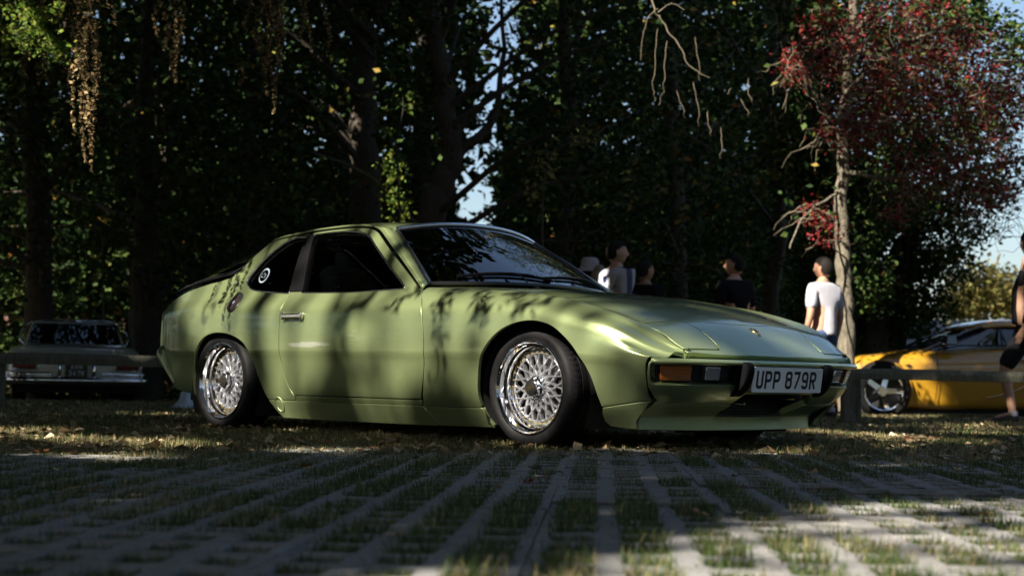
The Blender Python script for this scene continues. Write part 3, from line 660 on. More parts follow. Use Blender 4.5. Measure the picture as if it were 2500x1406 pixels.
def slab(u0, u1, z0, z1, d0, d1, nu=8, nz_=2, sg=1):
    V = []; F = []
    for d in (d0, d1):
        for i in range(nu+1):
            for j in range(nz_+1): V.append(bpt(sg*(u0+(u1-u0)*i/nu), z0+(z1-z0)*j/nz_, d))
    w_ = nz_+1; o = (nu+1)*w_
    for i in range(nu):
        for j in range(nz_):
            a_ = i*w_+j; F += [(a_, a_+1, a_+w_+1, a_+w_), (o+a_, o+a_+w_, o+a_+w_+1, o+a_+1)]
    for i in range(nu): F += [(i*w_, (i+1)*w_, o+(i+1)*w_, o+i*w_), (i*w_+nz_, o+i*w_+nz_, o+(i+1)*w_+nz_, (i+1)*w_+nz_)]
    for j in range(nz_): F += [(j, o+j, o+j+1, j+1), (nu*w_+j, nu*w_+j+1, o+nu*w_+j+1, o+nu*w_+j)]
    return V, F
m_, nt_, b_ = nodemat('amber_lens'); tc_ = N_(nt_, 'ShaderNodeTexCoord'); wv = N_(nt_, 'ShaderNodeTexWave'); wv.bands_direction = 'Z'; wv.inputs['Scale'].default_value = 42; nt_.links.new(tc_.outputs['Object'], wv.inputs[0])
nt_.links.new(ramp(nt_, wv.outputs['Fac'], [(.25, (.16, .035, .002)), (.7, (.62, .17, .008))]).outputs[0], b_.inputs['Base Color']); bumpn(nt_, b_, wv.outputs['Fac'], .8, .003); b_.inputs['Roughness'].default_value = .12; b_.inputs['Coat Weight'].default_value = 1; M['amber'] = m_
m_, nt_, b_ = nodemat('clear_lens'); tc_ = N_(nt_, 'ShaderNodeTexCoord'); wv = N_(nt_, 'ShaderNodeTexWave'); wv.bands_direction = 'Y'; wv.inputs['Scale'].default_value = 38; nt_.links.new(tc_.outputs['Object'], wv.inputs[0]); wv.inputs['Distortion'].default_value = 1.5
b_.inputs['Base Color'].default_value = (.85, .85, .86, 1); b_.inputs['Metallic'].default_value = .75; bumpn(nt_, b_, wv.outputs['Fac'], .6, .004); b_.inputs['Roughness'].default_value = .12; b_.inputs['Coat Weight'].default_value = 1; M['clear'] = m_
for sg in (1, -1):
    b1 = MB(); b1.add(*slab(.315, .792, .286, .396, -.060, -.050, 12, 2, sg)); b1.build('lamp_recess', M['paint'], bumper, angle=40)
    b1 = MB(); b1.add(*slab(.374, .762, .296, .384, -.050, -.030, 12, 2, sg)); lampb = b1.build('lamp_housing', M['black'], bumper, bevel=.004)
    b1 = MB(); b1.add(*slab(.588, .740, .302, .372, -.032, -.014, 8, 2, sg)); b1.build('indicator_lamp', M['amber'], car, bevel=.004)
    b1 = MB(); b1.add(*slab(.380, .528, .304, .374, -.034, -.016, 6, 2, sg)); b1.build('fog_lamp_case', M['black'], bumper, bevel=.005)
    b1 = MB(); b1.add(*slab(.432, .516, .309, .369, -.020, -.008, 6, 2, sg)); b1.build('fog_lamp', M['clear'], car, bevel=.005)
    # rubber-faced overrider
    prof = catmull([(3.225, .393), (3.262, .391), (3.277, .374), (3.274, .335), (3.255, .290), (3.220, .256), (3.185, .243), (3.165, .246)], 4)
    V = []; F = []; nP = len(prof)
    for (yy, ins) in ((-.030, .010), (-.025, .003), (-.015, 0), (.015, 0), (.025, .003), (.030, .010)):
        for (x_, z_) in prof: V.append((x_-ins, -sg*.300+yy, z_-ins*.3))
    for j in range(5): F += [(j*nP+i, j*nP+i+1, (j+1)*nP+i+1, (j+1)*nP+i) for i in range(nP-1)]
    bk = len(V)
    for yy in (-.030, .030): V += [(3.165, -sg*.300+yy, .393)]
    for j, e0 in ((0, 0), (5, 5*nP)):
        for i in range(nP-1): F.append((bk+(1 if j else 0), e0+i, e0+i+1))
    b1 = MB(); b1.add(V, F); b1.build('overrider', M['rubber'], bumper, angle=50)
# number plate with its characters
PT = R(8.06); px_ = np.array([math.sin(PT)*-1, 0, math.cos(PT)])  # plate up axis (leans back at the foot)
PUP = np.array([math.sin(PT), 0, math.cos(PT)]); PC = np.array([3.2524, 0, .3189]); PRT = np.array([0, 1.0, 0]); PN = np.array([math.cos(PT), 0, -math.sin(PT)])
out_ = rounded([(-.26, -.0555), (.26, -.0555), (.26, .0555), (-.26, .0555)], .010, 5)
def pl(u, v, o): return PC+PRT*u+PUP*v+PN*o
n = len(out_); fb = MB(); fb.add([pl(u, v, .002) for u, v in out_]+[pl(u, v, -.003) for u, v in out_], [tuple(range(n)), tuple(range(2*n-1, n-1, -1))]+[(k, n+k, n+(k+1) % n, (k+1) % n) for k in range(n)]); plate = fb.build('number_plate', M['white'], car, smooth=False)
fb = MB(); fb.box(PC+np.array([-.022, 0, 0.004]), (.016, .44, .07)); fb.build('plate_bracket', M['black'], bumper)
def arcp(cx, cy, rx, ry, a0, a1, n=7): return [(cx+rx*math.cos(R(a0+(a1-a0)*k/n)), cy+ry*math.sin(R(a0+(a1-a0)*k/n))) for k in range(n+1)]
W_, H_, s_ = .050, .079, .007   # stroke half width s_
x0, x1, y0, y1 = s_, W_-s_, s_, H_-s_; r = .013
GL = {'U': [[(x0, H_)]+[(x0, y0+r)]+arcp(x0+r, y0+r, r, r, 180, 270)+arcp(x1-r, y0+r, r, r, 270, 360)+[(x1, H_)]],
 'P': [[(x0, 0), (x0, y1), (x1-r, y1)]+arcp(x1-r, y1-r, r, r, 90, 0)+arcp(x1-r, .036+r, r, r, 0, -90)+[(x0, .036)]],
 '8': [arcp(x0+.011, y1-.010, .011, .010, 90, 180)+arcp(x0+.011, .043+.010, .011, .010, 180, 270)+arcp(x1-.011, .043+.010, .011, .010, -90, 0)+arcp(x1-.011, y1-.010, .011, .010, 0, 90)+[(x0+.011, y1)],
       [(x0+.012, .043)]+arcp(x0+.012, .043-.012, .012, .012, 90, 180)+arcp(x0+.012, y0+.012, .012, .012, 180, 270)+arcp(x1-.012, y0+.012, .012, .012, -90, 0)+arcp(x1-.012, .043-.012, .012, .012, 0, 90)+[(x0+.012, .043)]],
 '7': [[(0.002, y1), (x1, y1), (x1-.004, y1-.016), (.016, 0)]],
 '9': [[(x1-.012, .036)]+arcp(x0+r, .036+r, r, r, 270, 180)+arcp(x0+r, y1-r, r, r, 180, 90)+arcp(x1-r, y1-r, r, r, 90, 0)+[(x1, y0+r)]+arcp(x1-r, y0+r, r, r, 0, -90)+arcp(x0+r, y0+r, r, r, 270, 190, 4), [(x1-.014, .036), (x1, .036)]],
 'R': [[(x0, 0), (x0, y1), (x1-r, y1)]+arcp(x1-r, y1-r, r, r, 90, 0)+arcp(x1-r, .038+r, r, r, 0, -90)+[(x0, .038)], [(x0+.016, .038), (x1-.001, 0)]]}
def stroke(P, hw):
    P = [np.array(p, float) for p in P]; Q = [P[0]]
    for p in P[1:]:
        if np.linalg.norm(p-Q[-1]) > 1e-4: Q.append(p)
    P = Q; L = []; Rr = []
    for i, p in enumerate(P):
        a_ = unit(P[i]-P[i-1]) if i else None; b_ = unit(P[i+1]-P[i]) if i < len(P)-1 else None
        if a_ is None: a_ = b_
        if b_ is None: b_ = a_
        t_ = unit(a_+b_); n_ = np.array([-t_[1], t_[0]]); k = hw/max(.45, float(n_@np.array([-a_[1], a_[0]]))); L.append(p+n_*k); Rr.append(p-n_*k)
    return L, Rr
cur = -.235
for ch in 'UPP 879R':
    if ch == ' ': cur += .0285; continue
    fb = MB(); lift = .0024
    for st in GL[ch]:
        L, Rr = stroke(st, s_); n = len(L); lift += .0002
        # clip flat ends to the glyph box
        V = []
        for p in L+Rr: V.append(pl((cur+min(max(p[0], 0), W_)), min(max(p[1], 0), H_)-H_/2, lift))
        fb.add(V, [(i, n+i, n+i+1, i+1) for i in range(n-1)])
    fb.build('character', M['ink'], plate, smooth=False, flipfix=False); cur += W_+.0115
# air dam, grille, tow eye
so_ = [(-.765, .209), (-.790, .185), (-.800, .15), (-.790, .10), (-.76, .094), (-.4, .091), (0, .090), (.4, .091), (.76, .094), (.790, .10), (.800, .15), (.790, .185), (.765, .209)]
dam_out = [(-.757, .2215), (-.757, .20), (-.749, .182), (-.730, .145), (-.733, .119), (-.733, .096), (-.4, .0915), (0, .090), (.4, .0915), (.733, .096), (.733, .119), (.730, .145), (.749, .182), (.757, .20), (.757, .2215), (.700, .2125), (.60, .2075), (.312, .2055), (.300, .180), (.275, .152), (0, .150), (-.275, .152), (-.300, .180), (-.312, .2055), (-.60, .2075), (-.700, .2125)]
dam = panel('air_dam', dam_out, bump, M['stone'], car, (1, 0, 0), step=.022, gap=.0008, depth=.03)
fb = MB()
for k in range(7): fb.box((3.03-.012*k*.3, 0, .158+k*.011), (.02, .70, .003))
fb.build('grille', M['black'], car)
fb = MB(); fb.box((2.95, 0, .20), (.02, .8, .24)); fb.build('radiator', M['dark'], car)
fb = MB(); fb.tube([(3.05, -.21, .222), (3.17, -.23, .214), (3.19, -.232, .213)], [.006, .006, .007], 8); fb.build('tow_bar', M['chrome'], car)
fb = MB(); fb.tube([(3.12, .14, .24), (3.145, .15, .232), (3.15, .19, .232), (3.13, .205, .24)], .005, 6); fb.build('tow_eye', M['gold'], car)
# hidden structure: floor, bay, inner door skins, bulkheads
fb = MB(); fb.box((1.30, 0, .145), (3.0, 1.10, .05)); fb.box((1.1, 0, .135), (1.15, 1.42, .05)); fb.build('floor_pan', M['dark'], car)
for nm_, c_, d_ in (('engine_bay', (2.40, 0, .34), (1.00, 1.06, .30)), ('bulkhead', (1.72, 0, .42), (.12, 1.38, .56)), ('luggage_floor', (-.30, 0, .38), (.80, 1.02, .46))): fb = MB(); fb.box(c_, d_); fb.build(nm_, M['dark'], car)
for sg in (-1, 1):
    fb = MB(); fb.box((1.10, sg*.70, .42), (1.3, .03, .56)); fb.box((.25, sg*.60, .62), (.5, .03, .22)); fb.build('door_lining', M['cloth'], car)
    # seat
    fb = MB(); fb.box((1.02, sg*.36, .30), (.52, .50, .16)); fb.build('seat', M['cloth'], car, bevel=.04, seg=3)
    rot = np.array([[math.cos(R(-18)), 0, math.sin(R(-18))], [0, 1, 0], [-math.sin(R(-18)), 0, math.cos(R(-18))]])
    fb = MB(); fb.box((.735, sg*.36, .62), (.13, .48, .56), rot=rot); fb.box((.655, sg*.36, .905), (.09, .27, .17), rot=rot); fb.build('seat_back', M['cloth'], car, bevel=.045, seg=3)
fb = MB(); fb.box((1.56, 0, .66), (.30, 1.28, .14)); fb.build('dashboard', M['black'], car, bevel=.03)
th_ = np.linspace(0, 2*math.pi, 33)[:-1]; cR = np.array([1.30, -.36, .70]); ax = np.array([-.35, 0, .94]); e1 = np.array([0, 1., 0]); e2 = np.cross(ax, e1)
fb = MB(); fb.tube([cR+.18*(math.cos(a_)*e1+math.sin(a_)*e2) for a_ in th_], .014, 8, True); fb.tube([cR-e1*.18, cR-ax*.0, cR+e1*.18], .012, 6); fb.tube([cR, cR+np.array([.2, 0, -.1])], .02, 8); fb.build('steering_wheel', M['black'], car)
fb = MB(); fb.box((1.235, 0, 1.02), (.012, .20, .055)); fb.build('rear_view_mirror', M['black'], car, bevel=.01)
# ---- wheels
def make_wheel():
    w_ = empty('wheel')
    # tyre: outer face at y=-.0 (lip plane), tread across to +.185
    Rt = .272; prof = [(.205, .010), (.214, -.002), (.232, -.010), (.250, -.008), (.262, .004), (.2685, .018)]
    y = .022
    for k in range(4):
        prof += [(.2715 if k in (1, 2) else .2705, y), (.2718 if k in (1, 2) else .2710, y+.030), (.264, y+.0315), (.264, y+.0365)]; y += .038
    prof += [(.2708, y), (.2695, y+.014), (.258, y+.030), (.240, y+.036), (.21, y+.020)]
    fb = MB(); fb.lathe(prof, 88); ty = fb.build('tyre', M['tyre'], w_, angle=40)
    sb = MB()   # shoulder sipes and moulded sidewall ribs
    for k in range(66):
        a_ = 2*math.pi*k/66
        c_, s2_ = math.cos(a_), math.sin(a_)
        sb.add([(rr*math.cos(a_+da), yy, rr*math.sin(a_+da)) for rr, yy, da in ((.2665, .012, 0), (.2665, .012, .020), (.2728, .030, .020), (.2728, .030, 0), (.2728, .050, .035), (.2728, .050, .055))], [(0, 1, 2, 3), (3, 2, 5, 4)])
    sb.build('tread_block', M['rubber'], w_, smooth=False, flipfix=False)
    # polished outer lip and stepped barrel
    prof = [(.203, .012), (.2085, .004), (.2105, -.003), (.2095, -.0075), (.2065, -.008), (.2035, -.003), (.2015, .004), (.1985, .008), (.1965, .020), (.1950, .028), (.1850, .034), (.1815, .040), (.1800, .054), (.1760, .0585), (.1700, .0590), (.1515, .0595), (.1500, .064), (.1490, .072), (.150, .085), (.1640, .10), (.185, .13), (.198, .170), (.207, .175)]
    fb = MB(); fb.lathe(prof, 96); fb.build('rim', M['polished'], w_, angle=25)
    fb = MB(); fb.lathe([(.188, .10), (.188, .17)], 48); fb.lathe([(.0, .11), (.125, .11), (.125, .125), (0, .125)], 40); fb.build('brake_disc', simple('brake_iron', (.10, .10, .10), .45, .8), w_, angle=40)
    # cast lattice
    lat = MB(); st = 2*math.pi/16
    def q3(rr, a_, yy): return (rr*math.cos(a_), yy, rr*math.sin(a_))
    def face_y(rr): return .052+.012*((rr-.05)/.1)**2*0+(.150-rr)*-.055
    for k in range(16):
        a_ = k*st+.07
        A_ = (.112, a_); B1 = (.083, a_+st/2); B2 = (.083, a_-st/2); C1 = (.1505, a_+st*.27); C2 = (.1505, a_-st*.27); D_ = (.052, a_)
        for (p, q_, w0, w1) in ((A_, C1, .0040, .0034), (A_, C2, .0040, .0034), (A_, B1, .0040, .0052), (A_, B2, .0040, .0052), (B1, D_, .0056, .0075), (B2, D_, .0056, .0075)):
            P0 = np.array(q3(p[0], p[1], face_y(p[0]))); P1 = np.array(q3(q_[0], q_[1], face_y(q_[0]))); t_ = unit(P1-P0); s3 = np.cross(t_, [0, 1, 0]); V = []
            for PP, ww in ((P0-t_*.001, w0), (P1+t_*.001, w1)):
                for dz, kk in ((0, .45), (.004, 1.0), (.022, 1.25)): V += [PP+s3*ww*kk+np.array([0, dz, 0]), PP-s3*ww*kk+np.array([0, dz, 0])]
            lat.add(V, [(0, 1, 7, 6), (0, 6, 8, 2), (2, 8, 10, 4), (1, 3, 9, 7), (3, 5, 11, 9), (0, 2, 3, 1), (2, 4, 5, 3), (6, 7, 9, 8), (8, 9, 11, 10)])
    lat.lathe([(.0565, .045), (.058, .050), (.064, .056), (.064, .085), (.03, .085)], 40); lat.lathe([(.1465, .0585), (.1505, .057), (.1545, .0575), (.1545, .070), (.147, .070)], 64)
    lat.build('spoke_lattice', M['silver'], w_, angle=30)
    fb = MB()
    for k in range(32):
        a_ = 2*math.pi*k/32; c_ = np.array(q3(.1625, a_, .057)); V = []
        for yy, rr in ((.058, .0042), (.0535, .0042), (.0520, .0026)):
            for j in range(6): V.append((c_[0]+rr*math.cos(j*math.pi/3), yy, c_[2]+rr*math.sin(j*math.pi/3)))
        fb.add(V, [(i*6+j, i*6+(j+1) % 6, (i+1)*6+(j+1) % 6, (i+1)*6+j) for i in range(2) for j in range(6)]+[(12, 13, 14, 15, 16, 17)])
    fb.build('rim_bolts', M['gold'], w_, smooth=False)
    fb = MB(); prof = [(.050, .052), (.050, .034), (.046, .030)]; fb.lathe(prof, 48)
    V = []
    for yy, rr in ((.032, .047), (.012, .044), (.008, .0400), (.006, .036)):
        for j in range(6): V.append((rr*math.cos(j*math.pi/3+.3), yy, rr*math.sin(j*math.pi/3+.3)))
    fb.add(V, [(i*6+j, i*6+(j+1) % 6, (i+1)*6+(j+1) % 6, (i+1)*6+j) for i in range(3) for j in range(6)]+[tuple(range(18, 24))]); fb.build('centre_nut', M['chrome'], w_, angle=30)
    fb = MB(); fb.lathe([(0.0001, .0030), (.030, .0030), (.0335, .0045), (.0345, .008)], 40); fb.build('centre_cap', M['ink'], w_, angle=40)
    fb = MB()  # BBS lettering
    def let(segs, ox):
        for (a_, b_, c_, d_) in segs:
            p = np.array([ox+a_*.0135, b_*.020]); q_ = np.array([ox+c_*.0135, d_*.020]); t_ = unit(q_-p); n_ = np.array([-t_[1], t_[0]])*.0011; p = p-t_*.001; q_ = q_+t_*.001
            fb.add([(v[0], .0018, v[1]+.0) for v in (p+n_, q_+n_, q_-n_, p-n_)], [(0, 1, 2, 3)])
    Bs = [(0, 0, 0, 1), (0, 1, .8, 1), (.8, 1, .95, .75), (.95, .75, .8, .5), (.8, .5, 0, .5), (.8, .5, 1, .25), (1, .25, .8, 0), (.8, 0, 0, 0)]
    Ss = [(1, 1, .15, 1), (.15, 1, 0, .75), (0, .75, .15, .5), (.15, .5, .85, .5), (.85, .5, 1, .25), (1, .25, .85, 0), (.85, 0, 0, 0)]
    let(Bs, -.0265); let(Bs, -.0075); let(Ss, .0115)
    V = np.array(fb.V); V[:, 2] -= .010; V[:, 0] += .0065*0; rr = R(28); c_, s2_ = math.cos(rr), math.sin(rr); V = np.stack([V[:, 0]*c_-V[:, 2]*s2_, V[:, 1], V[:, 0]*s2_+V[:, 2]*c_], 1); fb.V = [tuple(v) for v in V]
    fb.build('cap_lettering', M['gold'], w_, smooth=False, flipfix=False)
    return w_
def copy_tree(o, parent=None):
    c = o.copy(); COL.objects.link(c); c.parent = parent
    for ch in list(o.children): copy_tree(ch, c)
    return c
wheel0 = make_wheel()
for i, (x, sg) in enumerate(((2.4, -1), (0, -1), (2.4, 1), (0, 1))):
    o = wheel0 if i == 0 else copy_tree(wheel0, car)
    o.parent = car; o.location = (x, sg*.770, .267); o.rotation_euler = (0, R([0, 37, 70, 20][i]), 0 if sg < 0 else math.pi)
# ------------------------------------------------------------------ ground, paving, grass, fallen leaves
VAZ = math.atan((1475-1250)/FPX)                       # the paving courses run this much to the right of the view
LY = FH*math.cos(VAZ)+RH*math.sin(VAZ); LX = RH*math.cos(VAZ)-FH*math.sin(VAZ)
CX, CY = .138, .170; PX_, PY_ = CX*3, CY*3
CG = np.array([CAM[0], CAM[1], 0.0])
def lat(x, y, z=0): return CG+LX*x+LY*y+np.array([0, 0, z])
def to_lat(P): d = np.asarray(P, float)[..., :3]-CG; return d@LX, d@LY
def vnoise(x, y, s=1.0, seed=0):
    """cheap smooth value noise on arrays, 0..1"""
    x = np.asarray(x, float)*s+seed*17.3; y = np.asarray(y, float)*s+seed*9.1; xi = np.floor(x); yi = np.floor(y); fx = x-xi; fy = y-yi
    h = lambda a, b: np.modf(np.abs(np.sin(a*127.1+b*311.7+seed*3.3)*43758.5453))[0]
    fx = fx*fx*(3-2*fx); fy = fy*fy*(3-2*fy)
    return (h(xi, yi)*(1-fx)+h(xi+1, yi)*fx)*(1-fy)+(h(xi, yi+1)*(1-fx)+h(xi+1, yi+1)*fx)*fy
def fbm(x, y, s=1.0, seed=0): return (vnoise(x, y, s, seed)*.5+vnoise(x, y, s*2.1, seed+1)*.28+vnoise(x, y, s*4.3, seed+2)*.22)
PAVE_FAR = 7.3
def pave_mask(x, y):
    """1 where paving shows, falling to 0 where turf has closed over it"""
    n = fbm(x, y, 1.1, 5); lim = 7.6-.16*np.abs(x-.5)-np.clip(-.3-x, 0, 3)*.85+1.1*(n-.5)
    return np.clip((lim-y)/1.7, 0, 1)
def ground_z(P):
    x, y = to_lat(P); n = (fbm(x, y, .9, 2)-.5)*.03
    k = np.clip((y-6.2)/1.5, 0, 1)
    return gz(P)-.030*(1-k)+(-.012+n*np.clip((y-7)/6, 0, 1))*k
m, nt, b = nodemat('soil'); tc = N_(nt, 'ShaderNodeTexCoord'); n1 = noise(nt, 1.3, 6, .6, tc.outputs['Object']); n2 = noise(nt, 38, 5, .7, tc.outputs['Object'])
c1 = ramp(nt, n1.outputs['Fac'], [(.35, (.060, .050, .028)), (.62, (.115, .098, .055))]).outputs[0]; c2 = ramp(nt, n2.outputs['Fac'], [(.4, (.045, .042, .022)), (.62, (.17, .145, .085))]).outputs[0]
nt.links.new(mixc(nt, .55, c1, c2), b.inputs['Base Color']); b.inputs['Roughness'].default_value = .95; bumpn(nt, b, n2.outputs['Fac'], .9, .02); M['soil'] = m
def sheet(name, xs, ys, mat, kind='structure', dz=0):
    X, Y = np.meshgrid(xs, ys, indexing='ij'); P = CG+X[..., None]*LX+Y[..., None]*LY; P[..., 2] = ground_z(P)+dz
    ni, nj = X.shape; I = np.arange(ni*nj).reshape(ni, nj); F = np.stack([I[:-1, :-1], I[1:, :-1], I[1:, 1:], I[:-1, 1:]], -1).reshape(-1, 4)
    return tag(fast_mesh(name, P.reshape(-1, 3), F, mat, smooth=True), kind=kind)
def grade(a, b, s0, g):
    v = [a]; s = s0
    while v[-1] < b: v.append(v[-1]+s); s *= g
    return np.array(v)
xs = np.concatenate([-grade(0, 900, .22, 1.10)[::-1][:-1], grade(0, 900, .22, 1.10)]); ys = np.concatenate([-grade(0, 700, .4, 1.3)[::-1][:-1], np.arange(0, 24, .22), 24+grade(0, 1500, .4, 1.22)])
sheet('ground', xs, ys, M['soil'])
# pavers: 3 x 3 cell lattice slabs
m, nt, b = nodemat('paver_concrete'); tc = N_(nt, 'ShaderNodeTexCoord'); oi = N_(nt, 'ShaderNodeObjectInfo')
n1 = noise(nt, 6, 5, .65, tc.outputs['Object']); n2 = noise(nt, 260, 3, .6, tc.outputs['Object']); n3 = noise(nt, 1.1, 3, .6, None)
geo = N_(nt, 'ShaderNodeNewGeometry'); nt.links.new(geo.outputs['Position'], n3.inputs['Vector'])
c1 = ramp(nt, n1.outputs['Fac'], [(.3, (.150, .152, .158)), (.7, (.245, .245, .248))]).outputs[0]
c1 = mixc(nt, mathn(nt, 'MULTIPLY', oi.outputs['Random'], .5), c1, (.21, .20, .20)); c1 = mixc(nt, ramp(nt, n3.outputs['Fac'], [(.45, (0, 0, 0)), (.7, (.55, .55, .55))]).outputs[0], c1, (.12, .12, .095))
spk = ramp(nt, n2.outputs['Fac'], [(.30, (.45, .45, .45)), (.5, (1, 1, 1)), (.75, (1.25, 1.25, 1.25))]).outputs[0]
mu = N_(nt, 'ShaderNodeMix', data_type='RGBA', blend_type='MULTIPLY'); mu.inputs[0].default_value = .8; nt.links.new(c1, mu.inputs[6]); nt.links.new(spk, mu.inputs[7]); sp_ = N_(nt, 'ShaderNodeSeparateXYZ'); nt.links.new(tc.outputs['Object'], sp_.inputs[0])
wob = mathn(nt, 'MULTIPLY', mathn(nt, 'SUBTRACT', n1.outputs['Fac'], .5), .030)
dj = mathn(nt, 'ABSOLUTE', mathn(nt, 'SUBTRACT', mathn(nt, 'FRACT', mathn(nt, 'ADD', mathn(nt, 'DIVIDE', mathn(nt, 'ADD', sp_.outputs[1], wob), CY), .5)), .5))
jt = ramp(nt, dj, [(.010, (1, 1, 1)), (.030, (0, 0, 0))]).outputs[0]        # dirt packed in the scored joints between the webs
nt.links.new(mixc(nt, mathn(nt, 'MULTIPLY', jt, .85), mu.outputs[2], (.035, .032, .024)), b.inputs['Base Color'])
b.inputs['Roughness'].default_value = .82; bumpn(nt, b, mathn(nt, 'SUBTRACT', n2.outputs['Fac'], mathn(nt, 'MULTIPLY', jt, 1.5)), .55, .003); M['paver'] = m
def paver_mesh(seed):
    rg = np.random.default_rng(seed); V = []; F = []
    bx, by = .049, .038   # web widths
    def ring(x0, x1, y0, y1, z, r, jit=0): # rounded rectangle, 12 points
        pts = []
        for (cx, cy, a0) in ((x1-r, y1-r, 0), (x0+r, y1-r, 90), (x0+r, y0+r, 180), (x1-r, y0+r, 270)):
            for k in (0, 45, 90): pts.append((cx+r*math.cos(R(a0+k))+rg.normal()*jit, cy+r*math.sin(R(a0+k))+rg.normal()*jit, z))
        return pts
    # top surface as a triangulated sheet with 9 holes
    g = .0022; pts = []; edges = []; holes = []
    def addloop(L):
        s = len(pts); pts.extend(L); edges.extend([(s+i, s+(i+1) % len(L)) for i in range(len(L))]); return list(range(s, s+len(L)))
    outer = ring(.0012, PX_-.0012, g+.004, PY_-g-.004, 0, .005, .0006); addloop([(p[0], p[1]) for p in outer])
    hl = []
    for i in range(3):
        for j in range(3):
            h = ring(i*CX+bx/2, (i+1)*CX-bx/2, j*CY+by/2, (j+1)*CY-by/2, 0, .012, .0012); hl.append(h); addloop([(p[0], p[1]) for p in h])
    for i in range(4):
        for j in range(3): pts.append((min(max(i*CX, .02), PX_-.02), (j+.5)*CY))
    for i in range(3):
        for j in range(4): pts.append(((i+.5)*CX, min(max(j*CY, .02), PY_-.02)))
    for i in range(1, 3):
        for j in range(1, 3): pts.append((i*CX, j*CY))
    r = delaunay_2d_cdt([Vector(p) for p in pts], edges, [], 0, 1e-7); UV = np.array([tuple(v) for v in r[0]]); T = [t for t in r[2]]
    o2 = np.array([(p[0], p[1]) for p in outer])
    for v in UV: V.append((v[0], v[1], rg.normal()*.0007))
    for t in T:
        c = UV[list(t)].mean(0); 
        if not inpoly(np.array([c[0]]), np.array([c[1]]), o2)[0]: continue
        if any(inpoly(np.array([c[0]]), np.array([c[1]]), np.array([(p[0], p[1]) for p in h]))[0] for h in hl): continue
        F.append(tuple(t))
    zt = [v[2] for v in V]
    for L, grow in [(outer, 1)]+[(h, -1) for h in hl]:
        n = len(L); idx = [min(range(len(UV)), key=lambda q: abs(UV[q][0]-p[0])+abs(UV[q][1]-p[1])) for p in L]
        c = np.mean([(p[0], p[1]) for p in L], 0); A = []; B = []
        for p in L:
            d = np.array([p[0], p[1]])-c; d = np.sign(d)*.0035*grow; d[0] *= (.2 if grow > 0 else 1)
            A.append((p[0]+d[0], p[1]+d[1], -.0045)); B.append((p[0]+d[0], p[1]+d[1], -.040))
        s = len(V); V += A+B
        for i in range(n):
            k = (i+1) % n; q1 = (idx[i], idx[k], s+k, s+i); q2 = (s+i, s+k, s+n+k, s+n+i)
            if grow > 0: q1 = q1[::-1]; q2 = q2[::-1]
            F += [q1, q2]
    # shallow cross joints scored in the long webs
    me = bpy.data.meshes.new('paver'); me.from_pydata(V, [], F); me.materials.append(M['paver']); me.update(); return me
pmesh = [paver_mesh(k) for k in range(4)]
pavement = tag(empty('pavement'), kind='structure')
cells = []; npv = 0
for j in range(2, 16):
    for i in range(-9, 13):
        off = .0
        x = i*PX_-.0335-.092; y = j*PY_-.05+(.5*PY_ if i % 2 else 0)
        cx, cy = x+PX_/2, y+PY_/2
        if cy > PAVE_FAR or cy < 1.45: continue
        half = (cy+.25)*.325+.33
        if abs(cx+cy*math.tan(VAZ)) > half: continue
        if pave_mask(cx, cy) <= .02 and cy > 5: continue
        me = pmesh[random.randrange(4)]; o = bpy.data.objects.new('paver', me); COL.objects.link(o); o.parent = pavement
        P = lat(x, y); ang = math.atan2(LX[1], LX[0])+RNG.normal()*.006; dz = RNG.normal()*.0028
        P[2] = dz; o.location = P; o.rotation_euler = (RNG.normal()*.006, RNG.normal()*.006, ang); npv += 1
        for a in range(3):
            for c in range(3): cells.append((x+(a+.5)*CX, y+(c+.5)*CY))
print('pavers', npv)
# ---- grass
def mat_grass(name, dry):
    m, nt, b = nodemat(name); geo = N_(nt, 'ShaderNodeNewGeometry'); n = noise(nt, .9, 4, .6); nt.links.new(geo.outputs['Position'], n.inputs['Vector'])
    ri = geo.outputs['Random Per Island']
    green = ramp(nt, ri, [(0, (.030, .060, .014)), (.5, (.050, .085, .022)), (.8, (.085, .110, .035)), (1, (.16, .15, .06))]).outputs[0]
    straw = ramp(nt, ri, [(0, (.16, .13, .065)), (.5, (.27, .22, .115)), (1, (.38, .32, .18))]).outputs[0]
    f = ramp(nt, n.outputs['Fac'], [(.40-dry, (0, 0, 0)), (.62-dry, (1, 1, 1))]).outputs[0]
    rr = mathn(nt, 'MULTIPLY', ri, 7.31); fr = mathn(nt, 'FRACT', rr); sel = mathn(nt, 'GREATER_THAN', mathn(nt, 'ADD', mathn(nt, 'MULTIPLY', f, .75), .06), fr)
    nt.links.new(mixc(nt, sel, green, straw), b.inputs['Base Color']); b.inputs['Roughness'].default_value = .6; b.inputs['Specular IOR Level'].default_value = .25
    tr = N_(nt, 'ShaderNodeBsdfTranslucent'); nt.links.new(mixc(nt, sel, green, straw), tr.inputs[0]); mx = N_(nt, 'ShaderNodeMixShader'); mx.inputs[0].default_value = .3
    nt.links.new(b.outputs[0], mx.inputs[1]); nt.links.new(tr.outputs[0], mx.inputs[2]); nt.links.new(mx.outputs[0], nt.nodes['Material Output'].inputs[0]); return m
M['grass'] = mat_grass('grass_blades', -.12); M['lawn'] = mat_grass('lawn_blades', .03)
